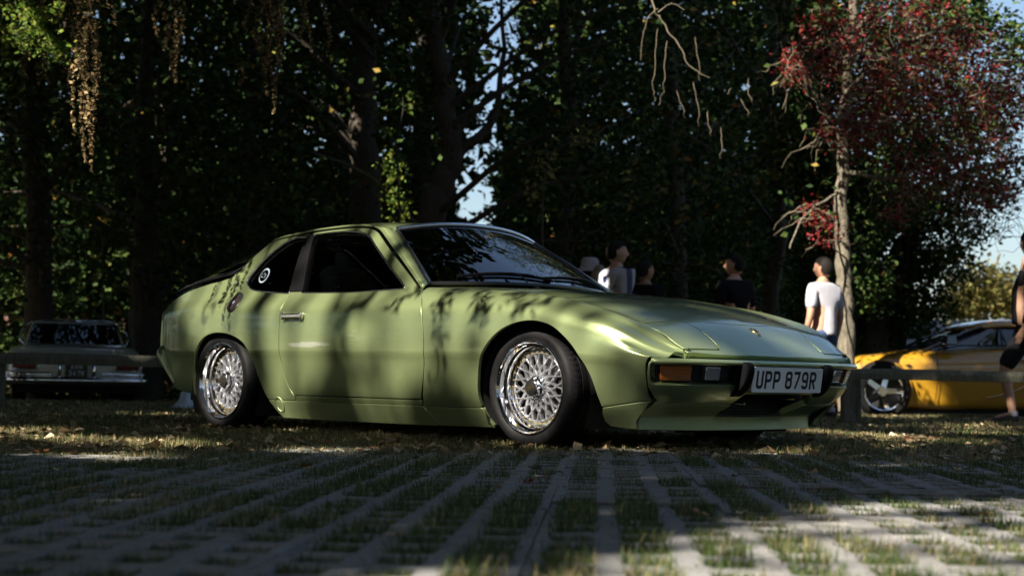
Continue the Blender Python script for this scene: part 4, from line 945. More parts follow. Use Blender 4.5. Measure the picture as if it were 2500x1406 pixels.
def blades(name, base, h, wd, mat, lean=.5, label=None):
    """base (n,3), h (n,), wd (n,) -> bent blades of three triangles"""
    n = len(base); a = RNG.uniform(0, 2*np.pi, n); d = np.stack([np.cos(a), np.sin(a), 0*a], 1); l = np.abs(RNG.normal(0, lean, n))
    a2 = a+RNG.normal(0, .5, n)+np.pi/2; s = np.stack([np.cos(a2), np.sin(a2), 0*a], 1)*wd[:, None]/2
    mid = base+d*(l*h*.35)[:, None]+np.array([0, 0, 1])*(h*.6)[:, None]; tip = base+d*(l*h)[:, None]+np.array([0, 0, 1])*(h*np.clip(1-.25*l, .3, 1))[:, None]
    V = np.stack([base-s, base+s, mid+s*.75, mid-s*.75, tip], 1).reshape(-1, 3); k = np.arange(n)*5
    F = np.concatenate([np.stack([k, k+1, k+2], 1), np.stack([k, k+2, k+3], 1), np.stack([k+3, k+2, k+4], 1)])
    o = fast_mesh(name, V, F, mat); return tag(o, kind='stuff', label=label)
cells = np.array(cells); hh = []; bb = []
for (x, y) in cells:
    v = fbm(x, y, 2.3, 11); v2 = RNG.uniform()
    n = int(np.clip((v-.05)*400+v2*80, 45, 250)*(1.0 if y < 4.2 else .8)); px = x+RNG.uniform(-.5, .5, n)*(CX-.047+.006); py = y+RNG.uniform(-.5, .5, n)*(CY-.038+.006)
    hmax = .009+.027*np.clip(v*1.3-.15+v2*.25, .1, 1.2); bb.append(np.stack([px, py], 1)); hh.append((.018+hmax)*RNG.uniform(.55, 1.25, n))
bb = np.concatenate(bb); hh = np.concatenate(hh); base = CG+bb[:, :1]*LX+bb[:, 1:]*LY; base[:, 2] = -.028
blades('paving_grass', base, hh, RNG.uniform(.002, .0038, len(base)), M['grass'], .55, 'short dark green grass growing in the cells of the paving')
def frustum_pts(n, d0, d1, margin=1.08, power=1.0):
    D = d0+(d1-d0)*RNG.uniform(0, 1, n)**power; L = RNG.uniform(-1, 1, n)*(D*.3203*margin+.25); return L, D
def lawn_layer(name, n, d0, d1, h0, h1, w0, w1, pw=1.0, gate=None, lean=.6, label=None):
    L, D = frustum_pts(n, d0, d1, power=pw); P = CG+L[:, None]*RH+D[:, None]*FH; x, y = to_lat(P)
    keep = gate(x, y) if gate else np.ones(n, bool); P = P[keep]; P[:, 2] = ground_z(P); x, y = x[keep], y[keep]
    f = .45+1.1*fbm(x, y, 1.6, 21); h = RNG.uniform(h0, h1, len(P))*f; return blades(name, P, h, RNG.uniform(w0, w1, len(P)), M['lawn'], lean, label)
lawn_layer('turf', 210000, 4.6, 9.5, .018, .055, .0022, .0042, 1.0, lambda x, y: RNG.uniform(0, 1, len(x)) > pave_mask(x, y)**.6*1.02, .8, 'dry and green turf closing over the paving under the car')
lawn_layer('lawn', 190000, 9.0, 24, .022, .060, .005, .010, 1.25, None, .8, 'dry lawn under the trees behind the coupe')
lawn_layer('far_lawn', 25000, 24, 70, .05, .12, .03, .06, 1.6, None, .8, 'lawn far beyond the parked cars')
# ---- fallen leaves
def mat_leaf(name, stops, trans=.25, rough=.6, spec=.12):
    m, nt, b = nodemat(name); geo = N_(nt, 'ShaderNodeNewGeometry'); c = ramp(nt, geo.outputs['Random Per Island'], stops).outputs[0]
    nt.links.new(c, b.inputs['Base Color']); b.inputs['Roughness'].default_value = rough; b.inputs['Specular IOR Level'].default_value = spec
    tr = N_(nt, 'ShaderNodeBsdfTranslucent'); nt.links.new(c, tr.inputs[0]); mx = N_(nt, 'ShaderNodeMixShader'); mx.inputs[0].default_value = trans
    nt.links.new(b.outputs[0], mx.inputs[1]); nt.links.new(tr.outputs[0], mx.inputs[2]); nt.links.new(mx.outputs[0], nt.nodes['Material Output'].inputs[0]); return m
def dryleaf_mesh(seed, col):
    rg = np.random.default_rng(seed); n = 14; L = 1.0; V = [(0, 0, 0)]; cu = rg.uniform(.15, .5); lob = rg.integers(3, 6)
    for k in range(n):
        a = 2*math.pi*k/n; r = (.5+.16*math.cos(lob*a)+rg.normal()*.04)*(1.0 if abs(math.cos(a)) > .5 else .75); x, y = r*math.cos(a), r*.8*math.sin(a)
        V.append((x, y, cu*(x*x*.8+abs(y)*.7)+rg.normal()*.05))
    F = [(0, 1+k, 1+(k+1) % n) for k in range(n)]; V += [(-.45, 0, .02), (-.85, .05, .10), (-.84, .08, .10)]; F.append((n+1, n+2, n+3))
    me = bpy.data.meshes.new('fallen_leaf'); me.from_pydata(V, [], F); me.materials.append(col); me.update(); return me
dl = [simple('dry_leaf_'+s, c, .7, var=.25, vscale=2.5, spec=.25) for s, c in (('tan', (.33, .23, .12)), ('pale', (.50, .41, .28)), ('rust', (.22, .085, .03)), ('brown', (.14, .085, .045)), ('yellow', (.42, .32, .06)))]
lm = [dryleaf_mesh(k, dl[[0, 1, 1, 0, 3, 2, 1, 4, 0, 3][k % 10]]) for k in range(20)]
nl = 0
def drop(P, s, zoff=.008):
    global nl
    yy_ = float(to_lat(np.array(P))[1])
    o = bpy.data.objects.new('fallen_leaf', lm[int(RNG.integers(20))]); COL.objects.link(o); P = np.array(P); o.location = P; o.scale = (s, s, s*RNG.uniform(.6, 1.3))
    o.rotation_euler = (RNG.normal()*.14, RNG.normal()*.14, RNG.uniform(0, 6.28)); lat_ = (P-CAM)@RH; tag(o, 'curled %s dry leaf lying on the %s' % (o.data.materials[0].name.split('_')[-1], ('grass-filled paving before the coupe' if yy_ < 5.2 else 'turf beside the coupe') if yy_ < 8.2 and lat_ < 1.2 else ('paving below the coupe nose' if yy_ < 6 else 'lawn near the right-hand rail') if lat_ >= 1.2 else 'lawn near the left-hand rail'), 'leaf', 'dry leaves fallen on the paving and turf'); nl += 1
while nl < 240:
    L, D = frustum_pts(1, 2.3, 11, .95, .8); P = CG+L[0]*RH+D[0]*FH; x, y = to_lat(P)
    if RNG.uniform() > (.25 if D[0] < 5 else .8 if D[0] < 8.5 else 1): continue
    if -.9 < P[0] < 3.2 and abs(P[1]) < .85: continue
    z = 0.006 if y < 5.6 else float(ground_z(P))+.030; P[2] = z; drop(P, RNG.uniform(.028, .052)*(.85 if D[0] < 4.5 else 1.15))
def scatter_leaves(name, n, d0, d1, s0, s1, label, zo=.035):
    L, D = frustum_pts(n, d0, d1, power=1.2); P = CG+L[:, None]*RH+D[:, None]*FH; P[:, 2] = ground_z(P)+RNG.uniform(.01, zo, n); x, y = to_lat(P)
    a = RNG.uniform(0, 6.28, n); s = RNG.uniform(s0, s1, n); t = RNG.normal(0, .45, n); u = np.stack([np.cos(a), np.sin(a), .4*t], 1)*s[:, None]; v = np.stack([-np.sin(a), np.cos(a), t], 1)*s[:, None]*.6
    up = np.array([0, 0, 1])*(s*.25)[:, None]; V = np.stack([P-u, P+v+up, P+u*.9, P-v+up], 1).reshape(-1, 3); k = np.arange(n)*4
    F = np.concatenate([np.stack([k, k+1, k+2], 1), np.stack([k, k+2, k+3], 1)])
    tag(fast_mesh(name, V, F, M['litter']), label=label, kind='stuff')
M['litter'] = mat_leaf('leaf_litter', [(0, (.10, .06, .03)), (.35, (.26, .18, .095)), (.6, (.40, .32, .20)), (.85, (.52, .43, .29)), (1, (.20, .07, .03))], .1)
scatter_leaves('leaf_litter', 9000, 6.4, 24, .016, .038, 'small dry leaves strewn over the lawn')
# places the sun reaches (through gaps cut for it in the crowns): on the coupe, then on the ground and beyond
CARLIT = [(0.02, -0.78, 0.71, 0.2, 0.2), (0.0, -0.68, 0.82, 0.26, 0.12), (0.25, -0.7, 0.95, 0.25, 0.22), (0.4, -0.78, 0.67, 0.12, 0.14), (0.8, -0.8, 0.67, 0.24, 0.2), (1.1, -0.79, 0.71, 0.22, 0.2), (1.45, -0.79, 0.69, 0.3, 0.2), (1.3, -0.7, 0.8, 0.5, 0.12), (0.7, -0.6, 1.06, 0.55, 0.1), (1.3, -0.6, 0.98, 0.3, 0.14), (1.82, -0.79, 0.65, 0.16, 0.2), (2.15, -0.76, 0.69, 0.32, 0.14), (2.5, -0.76, 0.67, 0.26, 0.1), (2.32, -0.8, 0.27, 0.17, 0.13), (2.85, -0.76, 0.46, 0.16, 0.12), (-0.05, -0.79, 0.26, 0.16, 0.1), (3.02, -0.2, 0.13, 0.5, 0.05), (2.9, -0.7, 0.14, 0.12, 0.01), (-0.35, -0.7, 0.76, 0.1, 0.07), (1.35, -0.8, 0.27, 0.12, 0.01), (0.62, -0.78, 0.13, 0.05, 0.01)]
CARLIT = [(x, y, z, a*(1.18 if z > .5 else .9), b*(1.0 if z > .5 else .8)) for x, y, z, a, b in CARLIT]
GLIT = [(2150, 3.75, 0, .27, .19), (2350, 3.8, 0, .27, .20), (2580, 3.9, 0, .30, .22), (2250, 3.3, 0, .27, .20), (2450, 3.3, 0, .27, .20), (2680, 3.3, 0, .30, .22), (2000, 2.95, 0, .18, .12), (2200, 2.85, 0, .27, .20), (2450, 2.8, 0, .27, .20), (2700, 2.8, 0, .27, .20), (1800, 2.62, 0, .16, .08), (2020, 2.6, 0, .20, .14), (1560, 2.42, 0, .16, .07), (2300, 2.45, 0, .22, .14), (2600, 2.45, 0, .22, .14), (1330, 2.34, 0, .16, .06), (1750, 2.35, 0, .2, .10), (2000, 2.2, 0, .2, .1),
 (2066, 19.2, 1.0, .16, .3), (2066, 19.2, 1.8, .16, .4), (2058, 19.2, 2.6, .16, .4), (2012, 16.9, 1.2, .30, .22),
 (120, 7.25, 0, .45, .02), (60, 7.9, 0, .4, .01), (400, 6.85, 0, .25, .01), (800, 6.5, 0, .12, .01), (250, 5.9, 0, .2, .005),
 (1950, 8.6, 0, .35, .05), (2150, 9.2, 0, .5, .05), (2330, 8.3, 0, .5, .04), (2050, 7.8, 0, .3, .03), (2450, 9.8, 0, .4, .05), (1700, 8.8, 0, .25, .05), (2250, 11.5, 0, .6, .05), (2440, 12.5, 0, .5, .04), (470, 14, 0, .25, .05), (380, 12, 0, .3, .04),
 (1990, 17, 1.45, .10, .12), (1975, 17, .95, .09, .25), (1500, 17, 1.35, .06, .08), (1478, 16.9, 1.0, .14, .2), (1770, 17, .95, .07, .12), (1752, 17, 1.5, .04, .06),
 (90, 15.2, 3.6, .45, .22), (320, 16.8, .75, .04, .25), (985, 19.3, 3.4, .22, .14), (930, 19.3, 3.3, .12, .12), (960, 20.5, 2.7, .15, .3), (1650, 17, 3.6, .45, .8), (540, 24, 3.0, .10, .12), (600, 25, 2.4, .10, .08), (700, 24, 4.4, .15, .15), (870, 23.5, 3.8, .05, .25), (1800, 17, 3.0, .3, .4)]
# ------------------------------------------------------------------ trees
def at_px(px, py, D):
    d = ray(px, py); return CAM+d*(D/(d@FH))
def bark(name, col, var=.35, lit=1.0):
    m, nt, b = nodemat(name); tc = N_(nt, 'ShaderNodeTexCoord'); mp = N_(nt, 'ShaderNodeMapping'); mp.inputs['Scale'].default_value = (9, 9, 1.6); nt.links.new(tc.outputs['Object'], mp.inputs[0])
    n = noise(nt, 3.5, 7, .7, mp.outputs[0]); c = np.array(col)
    nt.links.new(ramp(nt, n.outputs['Fac'], [(.35, tuple(c*(1-var))), (.52, tuple(c)), (.68, tuple(c*(1+var)))]).outputs[0], b.inputs['Base Color']); b.inputs['Roughness'].default_value = .9; bumpn(nt, b, n.outputs['Fac'], 1.0, .05); return m
M['bark'] = bark('dark_bark', (.085, .068, .052)); M['bark_pale'] = bark('pale_bark', (.20, .175, .13), .45); M['twig'] = simple('pale_twig', (.15, .125, .085), .85, var=.3, vscale=10); M['twig_dark'] = simple('dark_twig', (.06, .05, .04), .9)
M['leaf'] = mat_leaf('green_leaves', [(0, (.011, .026, .009)), (.4, (.020, .044, .011)), (.75, (.036, .068, .016)), (.95, (.075, .11, .028)), (.98, (.20, .16, .035)), (1, (.20, .09, .025))], .15, .6)
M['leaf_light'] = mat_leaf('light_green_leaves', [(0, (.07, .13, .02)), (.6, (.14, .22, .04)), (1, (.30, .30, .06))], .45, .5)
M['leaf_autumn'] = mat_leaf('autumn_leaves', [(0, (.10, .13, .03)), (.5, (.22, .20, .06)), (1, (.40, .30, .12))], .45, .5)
M['leaf_red'] = mat_leaf('red_leaves', [(0, (.045, .008, .010)), (.4, (.13, .016, .020)), (.75, (.26, .030, .030)), (.9, (.06, .07, .02)), (1, (.12, .13, .03))], .25, .45)
M['catkin'] = mat_leaf('dry_seed_tassels', [(0, (.05, .045, .02)), (.6, (.17, .115, .055)), (1, (.33, .24, .12))], .25, .7)
def leaves(name, P, s, mat, parent=None, flat=.45, droop=.3, asp=.62, kind=None):
    n = len(P); a = RNG.uniform(0, 2*np.pi, n); s = np.broadcast_to(s, (n,))*RNG.uniform(.65, 1.3, n)
    nz = unit(RNG.normal(0, 1, (n, 3))*flat+np.array([0, 0, .6])); u = np.stack([np.cos(a), np.sin(a), -droop+RNG.normal(0, .5, n)], 1); u = unit(u-nz*(u*nz).sum(1, keepdims=True)); v = np.cross(nz, u)
    u = u*s[:, None]*.5; v = v*s[:, None]*.5*asp
    V = np.stack([P-u, P-u*.1+v+nz*(s*.07)[:, None], P+u, P-u*.1-v+nz*(s*.07)[:, None]], 1).reshape(-1, 3); k = np.arange(n)*4
    F = np.concatenate([np.stack([k, k+1, k+2], 1), np.stack([k, k+2, k+3], 1)])
    o = fast_mesh(name, V, F, mat, parent)
    if kind: o['kind'] = kind
    return o
def limb(mb, pts, r0, r1, n=8, wob=.02, steps=4, p=1.0):
    P = catmull(pts, steps); m = len(P); P = P+np.stack([vnoise(np.arange(m)*.6, 0*np.arange(m)+7*len(mb.V), 1, k)-.5 for k in (1, 2, 3)], 1)*wob*2
    mb.tube(P, r0+(r1-r0)*np.linspace(0, 1, m)**p, n); return P
def twigs(mb, starts, dirs, L, r, gravity=.3, n=3, seg=5, wob=.35):
    for s, d in zip(starts, dirs):
        P = [np.array(s, float)]; d = unit(np.array(d, float)); l = L*RNG.uniform(.5, 1.3)/seg
        for k in range(seg): d = unit(d+RNG.normal(0, wob, 3)+np.array([0, 0, -gravity])); P.append(P[-1]+d*l)
        mb.tube(P, np.linspace(r, r*.35, seg+1), n, cap=False)
# leaf clumps of the wood: lateral / depth / height boxes, thinned by noise and by the bright gaps between the crowns
def wood_gap(pxc, py):
    """how closed the crowns are along the line of sight (0 open, 1 closed) - the wood has a ragged opening between its two halves and thins out to the right"""
    c = 1190+45*np.sin(py/130.0+1.0)+(py-250)*.04
    g = np.exp(-((pxc-c)/(40+18*np.sin(py/60.)+12*np.sin(py/23.)))**2); g = g*(py < 560)
    return g
def to_px(P):
    d = P-CAM; D = d@AF; return 1250+FPX*(d@AR)/D, 703-FPX*(d@AU)/D
wood = [  # px at base, depth, trunk radius, label, visible path (px, py) up the trunk
 (360, 25.0, .24, 'thick dark trunk left of the green coupe tail', [(360, 920), (356, 800), (352, 640), (360, 430), (350, 250)], 'bark'),
 (890, 23.5, .25, 'broad straight trunk above the coupe roof, left of the forked tree', [(890, 960), (892, 540), (884, 300), (893, 100), (880, -200)], 'bark'),
 (1060, 22.0, .19, 'twisting forked trunk above the coupe windscreen', [(1045, 960), (1052, 560), (1068, 470), (1108, 400), (1100, 330), (1092, 240), (1062, 100), (1045, -60), (1050, -260)], 'bark'),
 (1372, 27.0, .16, 'dark woodland tree behind the person in the bucket hat', [(1372, 960), (1375, 600), (1390, 300), (1380, -100)], 'bark'),
 (1660, 26.0, .15, 'dark woodland tree between the two men in black shirts', [(1660, 960), (1655, 600), (1640, 300), (1650, -100)], 'bark'),
 (1880, 24.0, .12, 'slender dark tree left of the man in the white shirt', [(1868, 960), (1885, 700), (1905, 520), (1890, 300), (1900, -100)], 'bark'),
 (620, 27.0, .17, 'dark woodland tree behind the coupe rear window', [(620, 960), (625, 560), (610, 300), (630, -100)], 'bark'),
 (90, 24.0, .20, 'dark woodland tree behind the white saloon', [(90, 960), (95, 600), (80, 300), (100, -100)], 'bark')]
# clumps
n = 7000
D = RNG.uniform(18.5, 31, n); L = RNG.uniform(-1, 1, n); lat_ = np.where(True, L*11.5-1.0, 0); z = RNG.uniform(.1, 1, n)**.85*12.5
Pc = CAM+D[:, None]*FH+lat_[:, None]*RH; Pc[:, 2] = z+gz(Pc)
qx, qy = to_px(Pc)
ok = (qx > -700) & (qx < 2010+np.clip((z-1.5), 0, 10)*6)
ok &= ~((z < 2.4) & (D < 21.5)) & ~((z < 1.5) & (D < 24))
ok &= ~((z < 3.3) & (qx > 930) & (qx < 1030) & (D < 26))
ok &= RNG.uniform(0, 1, n) > .76*wood_gap(qx, qy)
ok &= ~((qx > 800) & (qx < 1160) & (qy > 60) & (D < 24.5) & (RNG.uniform(0, 1, n) < .82))
ok &= ~((qx > 290) & (qx < 420) & (D < 19.5) & (RNG.uniform(0, 1, n) < .8))
Pc = Pc[ok]; print('clumps', len(Pc))
tp = np.array([gp(t[0], t[1])[:2] for t in wood]); own = np.argmin(np.linalg.norm(Pc[:, None, :2]-tp[None], axis=2)+RNG.uniform(0, 1.2, (len(Pc), len(wood))), 1)
for i, (px, D0, r0, lab, path, bk) in enumerate(wood):
    base = gp(px, D0); t = tag(empty('woodland_tree', base), lab, 'tree'); 
    pts = [at_px(a, b_, D0) for a, b_ in path]; pts[0][2] = float(gz(pts[0]))-.1; pts = [p-base for p in pts]; mb = MB()
    top = pts[-1]; pts.append(top+np.array([.3, .2, 6.0]))
    limb(mb, pts, r0*1.15, r0*.35, 12, .05, 5)
    if i == 2:   # the fork
        fk = [at_px(a, b_, D0)-base for a, b_ in [(1100, 385), (1135, 360), (1185, 322), (1215, 250), (1225, 120), (1230, -80)]]; limb(mb, fk, r0*.50, r0*.10, 10, .04)
    tr = mb.build('trunk', M[bk], t, angle=80)
    cl = Pc[own == i]
    if len(cl) == 0: continue
    mb = MB()
    for c in cl[RNG.permutation(len(cl))[:26]]:
        st = np.array([0, 0, max(1.5, (c[2]-base[2])*.75)]); P0 = np.array(pts[0])+(np.array(pts[-1])-pts[0])*min(1, st[2]/max(pts[-1][2], 1)); e = c-base
        mb.tube(catmull([P0, (P0*.45+e*.55)+np.array([0, 0, .25]), e], 3), np.linspace(r0*.28, .012, 7), 5, cap=False)
    mb.build('branches', M['bark'], t)
    k = 40; Q = cl[:, None, :]+RNG.normal(0, 1, (len(cl), k, 3))*np.array([.36, .36, .24]); Q = Q.reshape(-1, 3)
    x, y = to_px(Q); Q = Q[RNG.uniform(0, 1, len(Q)) > .66*wood_gap(x, y)]
    Q = Q[Q[:, 2] > gz(Q)+.15]
    leaves('crown', Q-base, .105, M['leaf'], t, .6)
# deep wood behind: coarser foliage, one mass
n = 60000; D = RNG.uniform(31, 46, n); lt = RNG.uniform(-22, 9.5, n); P = CAM+D[:, None]*FH+lt[:, None]*RH; P[:, 2] = RNG.uniform(0, 14.0, n)*1.0; x, y = to_px(P)
keep = (RNG.uniform(0, 1, n) > .95*np.exp(-((x-1190-45*np.sin(y/130.0+1.0)-(y-250)*.04)/62)**2)*(y < 585)) & (x < 2030+40*np.sin(y/60.)); P = P[keep]
leaves('deep_wood', P, .42, M['leaf'], None, .8, kind='stuff')['label'] = 'dark mass of the wood beyond the near trees'
# the wood that closes the place on the other sides
n = 42000; a = RNG.uniform(0, 2*math.pi, n); rr = RNG.uniform(30, 46, n); P = np.stack([rr*np.cos(a), rr*np.sin(a), 0*a], 1)+[3, -2, 0]; d = P-CAM; fd = d@FH; ld = d@RH
k = ~((fd > 0) & (np.abs(ld) < fd*.80+3)); P = P[k]; aa = a[k]; P[:, 2] = RNG.uniform(0, 1, len(P))*(8.5+7*fbm(aa*6, 0*aa, 1.0, 41)); leaves('surrounding_wood', P, .75, M['leaf'], None, .8, kind='stuff')['label'] = 'leafy wood round the rest of the car park'
n = 42000; D = RNG.uniform(45, 54, n); lt = RNG.uniform(-26, 13.0, n); P = CAM+D[:, None]*FH+lt[:, None]*RH; P[:, 2] = -.5+RNG.uniform(0, 1, n)*(6+3*fbm(lt, D, .2, 61)); x, y = to_px(P)
P = P[(x < 2170+30*np.sin(y/37.)) & ~((np.abs(x-1190-45*np.sin(y/130.0+1.0)-(y-250)*.04) < 62) & (y < 580))]; leaves('far_wood', P, .50, M['leaf'], None, .8, kind='stuff')['label'] = 'farther dark wood closing the view'
# low shrubs at the foot of the wood
n = 26000; D = RNG.uniform(25, 30, n); lt = RNG.uniform(-11, 6.4, n); P = CAM+D[:, None]*FH+lt[:, None]*RH; P[:, 2] = gz(P)+RNG.uniform(0, 1, n)**1.4*1.9*(.5+fbm(lt, D, .7, 3))
leaves('undergrowth', P, .12, M['leaf'], None, .7, kind='stuff')['label'] = 'low dark undergrowth at the foot of the wood'
# ---- tree with red leaves and pale trunk, right
b0 = gp(2066, 19.3); rt = tag(empty('red_leaved_tree', b0), 'pale barked tree with dark red leaves behind the man in the white shirt', 'tree'); mb = MB(); W = lambda a, b_, D=19.3: at_px(a, b_, D)-b0
limb(mb, [W(2066, 1000), W(2066, 860), W(2062, 760), W(2064, 660), W(2056, 560), W(2058, 450), W(2054, 330), W(2068, 200), W(2078, 60), W(2085, -120)], .115, .045, 12, .03, 5)
for pth, r in (([(2060, 470), (2000, 500), (1960, 540), (1930, 600)], .018), ([(2058, 420), (2150, 440), (2230, 420), (2330, 370)], .035), ([(2058, 330), (1990, 230), (1950, 180), (1920, 160)], .018), ([(2068, 240), (2150, 130), (2260, 90), (2380, 60)], .035), ([(2075, 120), (2020, 40), (1970, -60)], .03), ([(2076, 90), (2160, -20), (2300, -140)], .035), ([(2066, 640), (2030, 605), (2010, 590), (1975, 612)], .012), ([(2060, 300), (2200, 300), (2350, 240), (2480, 200)], .03)):
    limb(mb, [W(a, b_, 19.3-.4*k) for k, (a, b_) in enumerate(pth)], r, .008, 6, .05)
mb.build('trunk', M['bark_pale'], rt, angle=80)
def blob_pts(px, py, D, rx, ry, rz, n): c = at_px(px, py, D); q = RNG.normal(0, 1, (n, 3)); q = unit(q)*RNG.uniform(0, 1, (n, 1))**.4; return c+RH*(q[:, :1]*rx)+FH*(q[:, 1:2]*ry)+np.array([0, 0, 1])*q[:, 2:]*rz
reds = [(1990, 140, 18.2, .35, .8, .35, 90), (2050, 60, 18.6, .5, .8, .45, 140), (2130, 190, 18.8, .6, .9, .55, 200), (2260, 130, 18.8, .6, .9, .45, 220), (2200, 270, 18.4, .6, .9, .45, 190), (2330, 230, 18.6, .55, .9, .5, 190), (2420, 330, 18.4, .45, .9, .5, 160), (2120, 330, 18.4, .45, .9, .35, 120),
        (2440, 200, 18.6, .4, .9, .4, 130), (2020, 560, 18.3, .20, .3, .22, 46), (1995, 520, 18.3, .2, .3, .15, 24), (2060, 300, 18.5, .3, .5, .3, 70), (2230, 430, 18.2, .35, .6, .3, 70), (2330, 420, 18.3, .4, .6, .35, 100), (2460, 440, 18.3, .3, .5, .35, 60), (2190, 520, 18.2, .18, .4, .22, 36), (2240, 30, 18.8, .6, .8, .3, 120), (2370, 110, 18.8, .4, .8, .3, 90), (2400, 500, 18.3, .3, .5, .2, 40), (1930, 180, 18.3, .22, .4, .2, 36), (2480, 300, 18.3, .3, .5, .4, 60)]
rc = np.concatenate([blob_pts(*r[:6], int(r[6]*.9)) for r in reds]); Q = (rc[:, None]+RNG.normal(0, .055, (len(rc), 5, 3))).reshape(-1, 3); leaves('crown', Q-b0, .056, M['leaf_red'], rt, .9)
mb = MB(); st = rc[RNG.permutation(len(rc))[:760]]-b0; twigs(mb, st, RNG.normal(0, 1, (len(st), 3))*[1, 1, .6], .62, .0048, .16, 3, 6, .45); mb.build('twigs', M['twig'], rt)
gl = np.concatenate([blob_pts(*r) for r in [(2080, 40, 20.5, .8, .9, .6, 260), (2000, 60, 20.4, .5, .9, .5, 200), (2150, 330, 20.5, .7, .9, .7, 260), (2060, 560, 20.4, .5, .7, .5, 200), (2280, 60, 20.6, .7, .9, .5, 260), (2200, 480, 20.3, .5, .6, .4, 130), (1960, 380, 20.2, .5, .7, .6, 230), (2110, 690, 20.3, .35, .6, .4, 110), (2180, 200, 20.6, .7, .9, .6, 200), (2350, 300, 20.6, .6, .9, .5, 200), (2250, 200, 21, .9, .9, .8, 260), (2100, 130, 21, .8, .9, .8, 260), (2000, 260, 20.8, .6, .9, .8, 260), (2050, 440, 20.8, .5, .9, .5, 200), (2420, 250, 21, .5, .9, .7, 130), (1990, 700, 21.5, .35, .8, .8, 260)]]); Q = (gl[:, None]+RNG.normal(0, .10, (len(gl), 9, 3))).reshape(-1, 3); leaves('green_foliage', Q-b0, .075, M['leaf'], rt, .8)
# ---- dark leaning tree at the right
b1 = gp(2135, 22.5); lt_ = tag(empty('leaning_tree', b1), 'dark leaning tree behind the yellow coupe bonnet', 'tree'); mb = MB(); W = lambda a, b_, D=22.5: at_px(a, b_, D)-b1
limb(mb, [W(2128, 1000), W(2140, 830), W(2165, 720), W(2205, 610), W(2228, 560), W(2200, 460), W(2165, 360), W(2150, 200), W(2120, -60)], .19, .07, 12, .04, 5); limb(mb, [W(2215, 590), W(2262, 490), W(2330, 430), W(2420, 400)], .07, .02, 8); limb(mb, [W(2180, 690), W(2250, 640), W(2330, 640), W(2400, 650)], .04, .012, 6); mb.build('trunk', M['bark'], lt_, angle=80)
dk = [(2240, 520, 22, .6, .9, .3, 200), (2330, 560, 22, .5, .9, .25, 90), (2290, 640, 22, .5, .8, .25, 170), (2180, 800, 23, .5, .8, .35, 200), (2230, 740, 22.4, .5, .8, .3, 170), (2110, 760, 23, .35, .8, .5, 150), (2210, 660, 23, .4, .8, .5, 200), (2360, 470, 21.8, .6, .8, .3, 170), (2450, 420, 22, .5, .8, .35, 50), (2260, 380, 22, .6, .8, .4, 190), (2130, 500, 22.8, .6, .9, .6, 260), (2390, 60, 21, .45, .6, .3, 90), (2330, -20, 21, .5, .8, .4, 150), (2480, 110, 20, .22, .5, .28, 60)]
dc = np.concatenate([blob_pts(*r) for r in dk]); Q = (dc[:, None]+RNG.normal(0, .10, (len(dc), 8, 3))).reshape(-1, 3); leaves('crown', Q-b1, .085, M['leaf'], lt_, .8)
mb = MB(); st = blob_pts(2440, 500, 20, .6, .6, .5, 50)-b1; twigs(mb, st, RNG.normal(0, 1, (len(st), 3))*[1, 1, .5]+[0, 0, .2], .9, .0065, .10, 3, 7, .35); mb.build('twigs', M['twig_dark'], lt_)
# ---- sunlit tree far right, pale trunks, and one over the roof top
b2 = gp(2385, 42); ft = tag(empty('autumn_tree', b2), 'sunlit yellow green tree far behind the yellow coupe roof', 'tree'); mb = MB(); W = lambda a, b_, D=42: at_px(a, b_, D)-b2
limb(mb, [W(2385, 975), W(2388, 800), W(2384, 700), W(2400, 640)], .13, .04, 8); limb(mb, [W(2403, 975), W(2404, 800), W(2412, 700), W(2440, 620)], .12, .03, 8); mb.build('trunk', M['bark_pale'], ft, angle=80)
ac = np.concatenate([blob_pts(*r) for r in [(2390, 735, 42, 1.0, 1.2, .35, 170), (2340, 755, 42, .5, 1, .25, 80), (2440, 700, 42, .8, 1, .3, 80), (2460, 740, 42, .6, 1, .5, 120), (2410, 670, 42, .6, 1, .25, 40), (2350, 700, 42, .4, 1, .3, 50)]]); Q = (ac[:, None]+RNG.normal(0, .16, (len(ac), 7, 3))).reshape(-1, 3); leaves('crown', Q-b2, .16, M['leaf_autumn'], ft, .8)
# distant tree line closing the horizon
n = 20000; a = RNG.uniform(-1.0, 1.0, n); D = RNG.uniform(62, 80, n); P = CAM+D[:, None]*FH+(a*60)[:, None]*RH; top = .9+1.8*fbm(a*60, 0*a, .16, 9); P[:, 2] = -1+RNG.uniform(0, 1, n)*(top+1.2); leaves('distant_trees', P, .8, M['leaf'], None, .8, kind='stuff')['label'] = 'low line of distant trees beyond the lawn'
# sunlit leafy boughs: top left, and small yellow and green sprays in the wood
b3 = gp(-260, 15.5); bt = tag(empty('broadleaf_tree', b3), 'bright green sunlit boughs at the top left corner', 'tree'); mb = MB(); W = lambda a, b_, D=15.5: at_px(a, b_, D)-b3
limb(mb, [W(-260, 1010), W(-270, 500), W(-240, 0), W(-260, -700)], .2, .09, 10, .05); limb(mb, [W(-245, 0), W(-60, 40), W(60, 90), W(160, 130)], .05, .01, 6); limb(mb, [W(-250, -200), W(-60, -120), W(60, -60), W(110, 10)], .05, .01, 6); mb.build('trunk', M['bark'], bt, angle=80)
lc = np.concatenate([blob_pts(*r) for r in [(80, 95, 15.2, .30, .4, .16, 36), (150, 130, 15.2, .20, .3, .12, 22), (60, 40, 15.2, .25, .4, .12, 22), (110, 30, 15.3, .2, .3, .1, 16), (-60, 100, 15.3, .4, .4, .4, 40)]]); Q = (lc[:, None]+RNG.normal(0, .045, (len(lc), 6, 3))).reshape(-1, 3); leaves('crown', Q-b3, .062, M['leaf_light'], bt, .9)
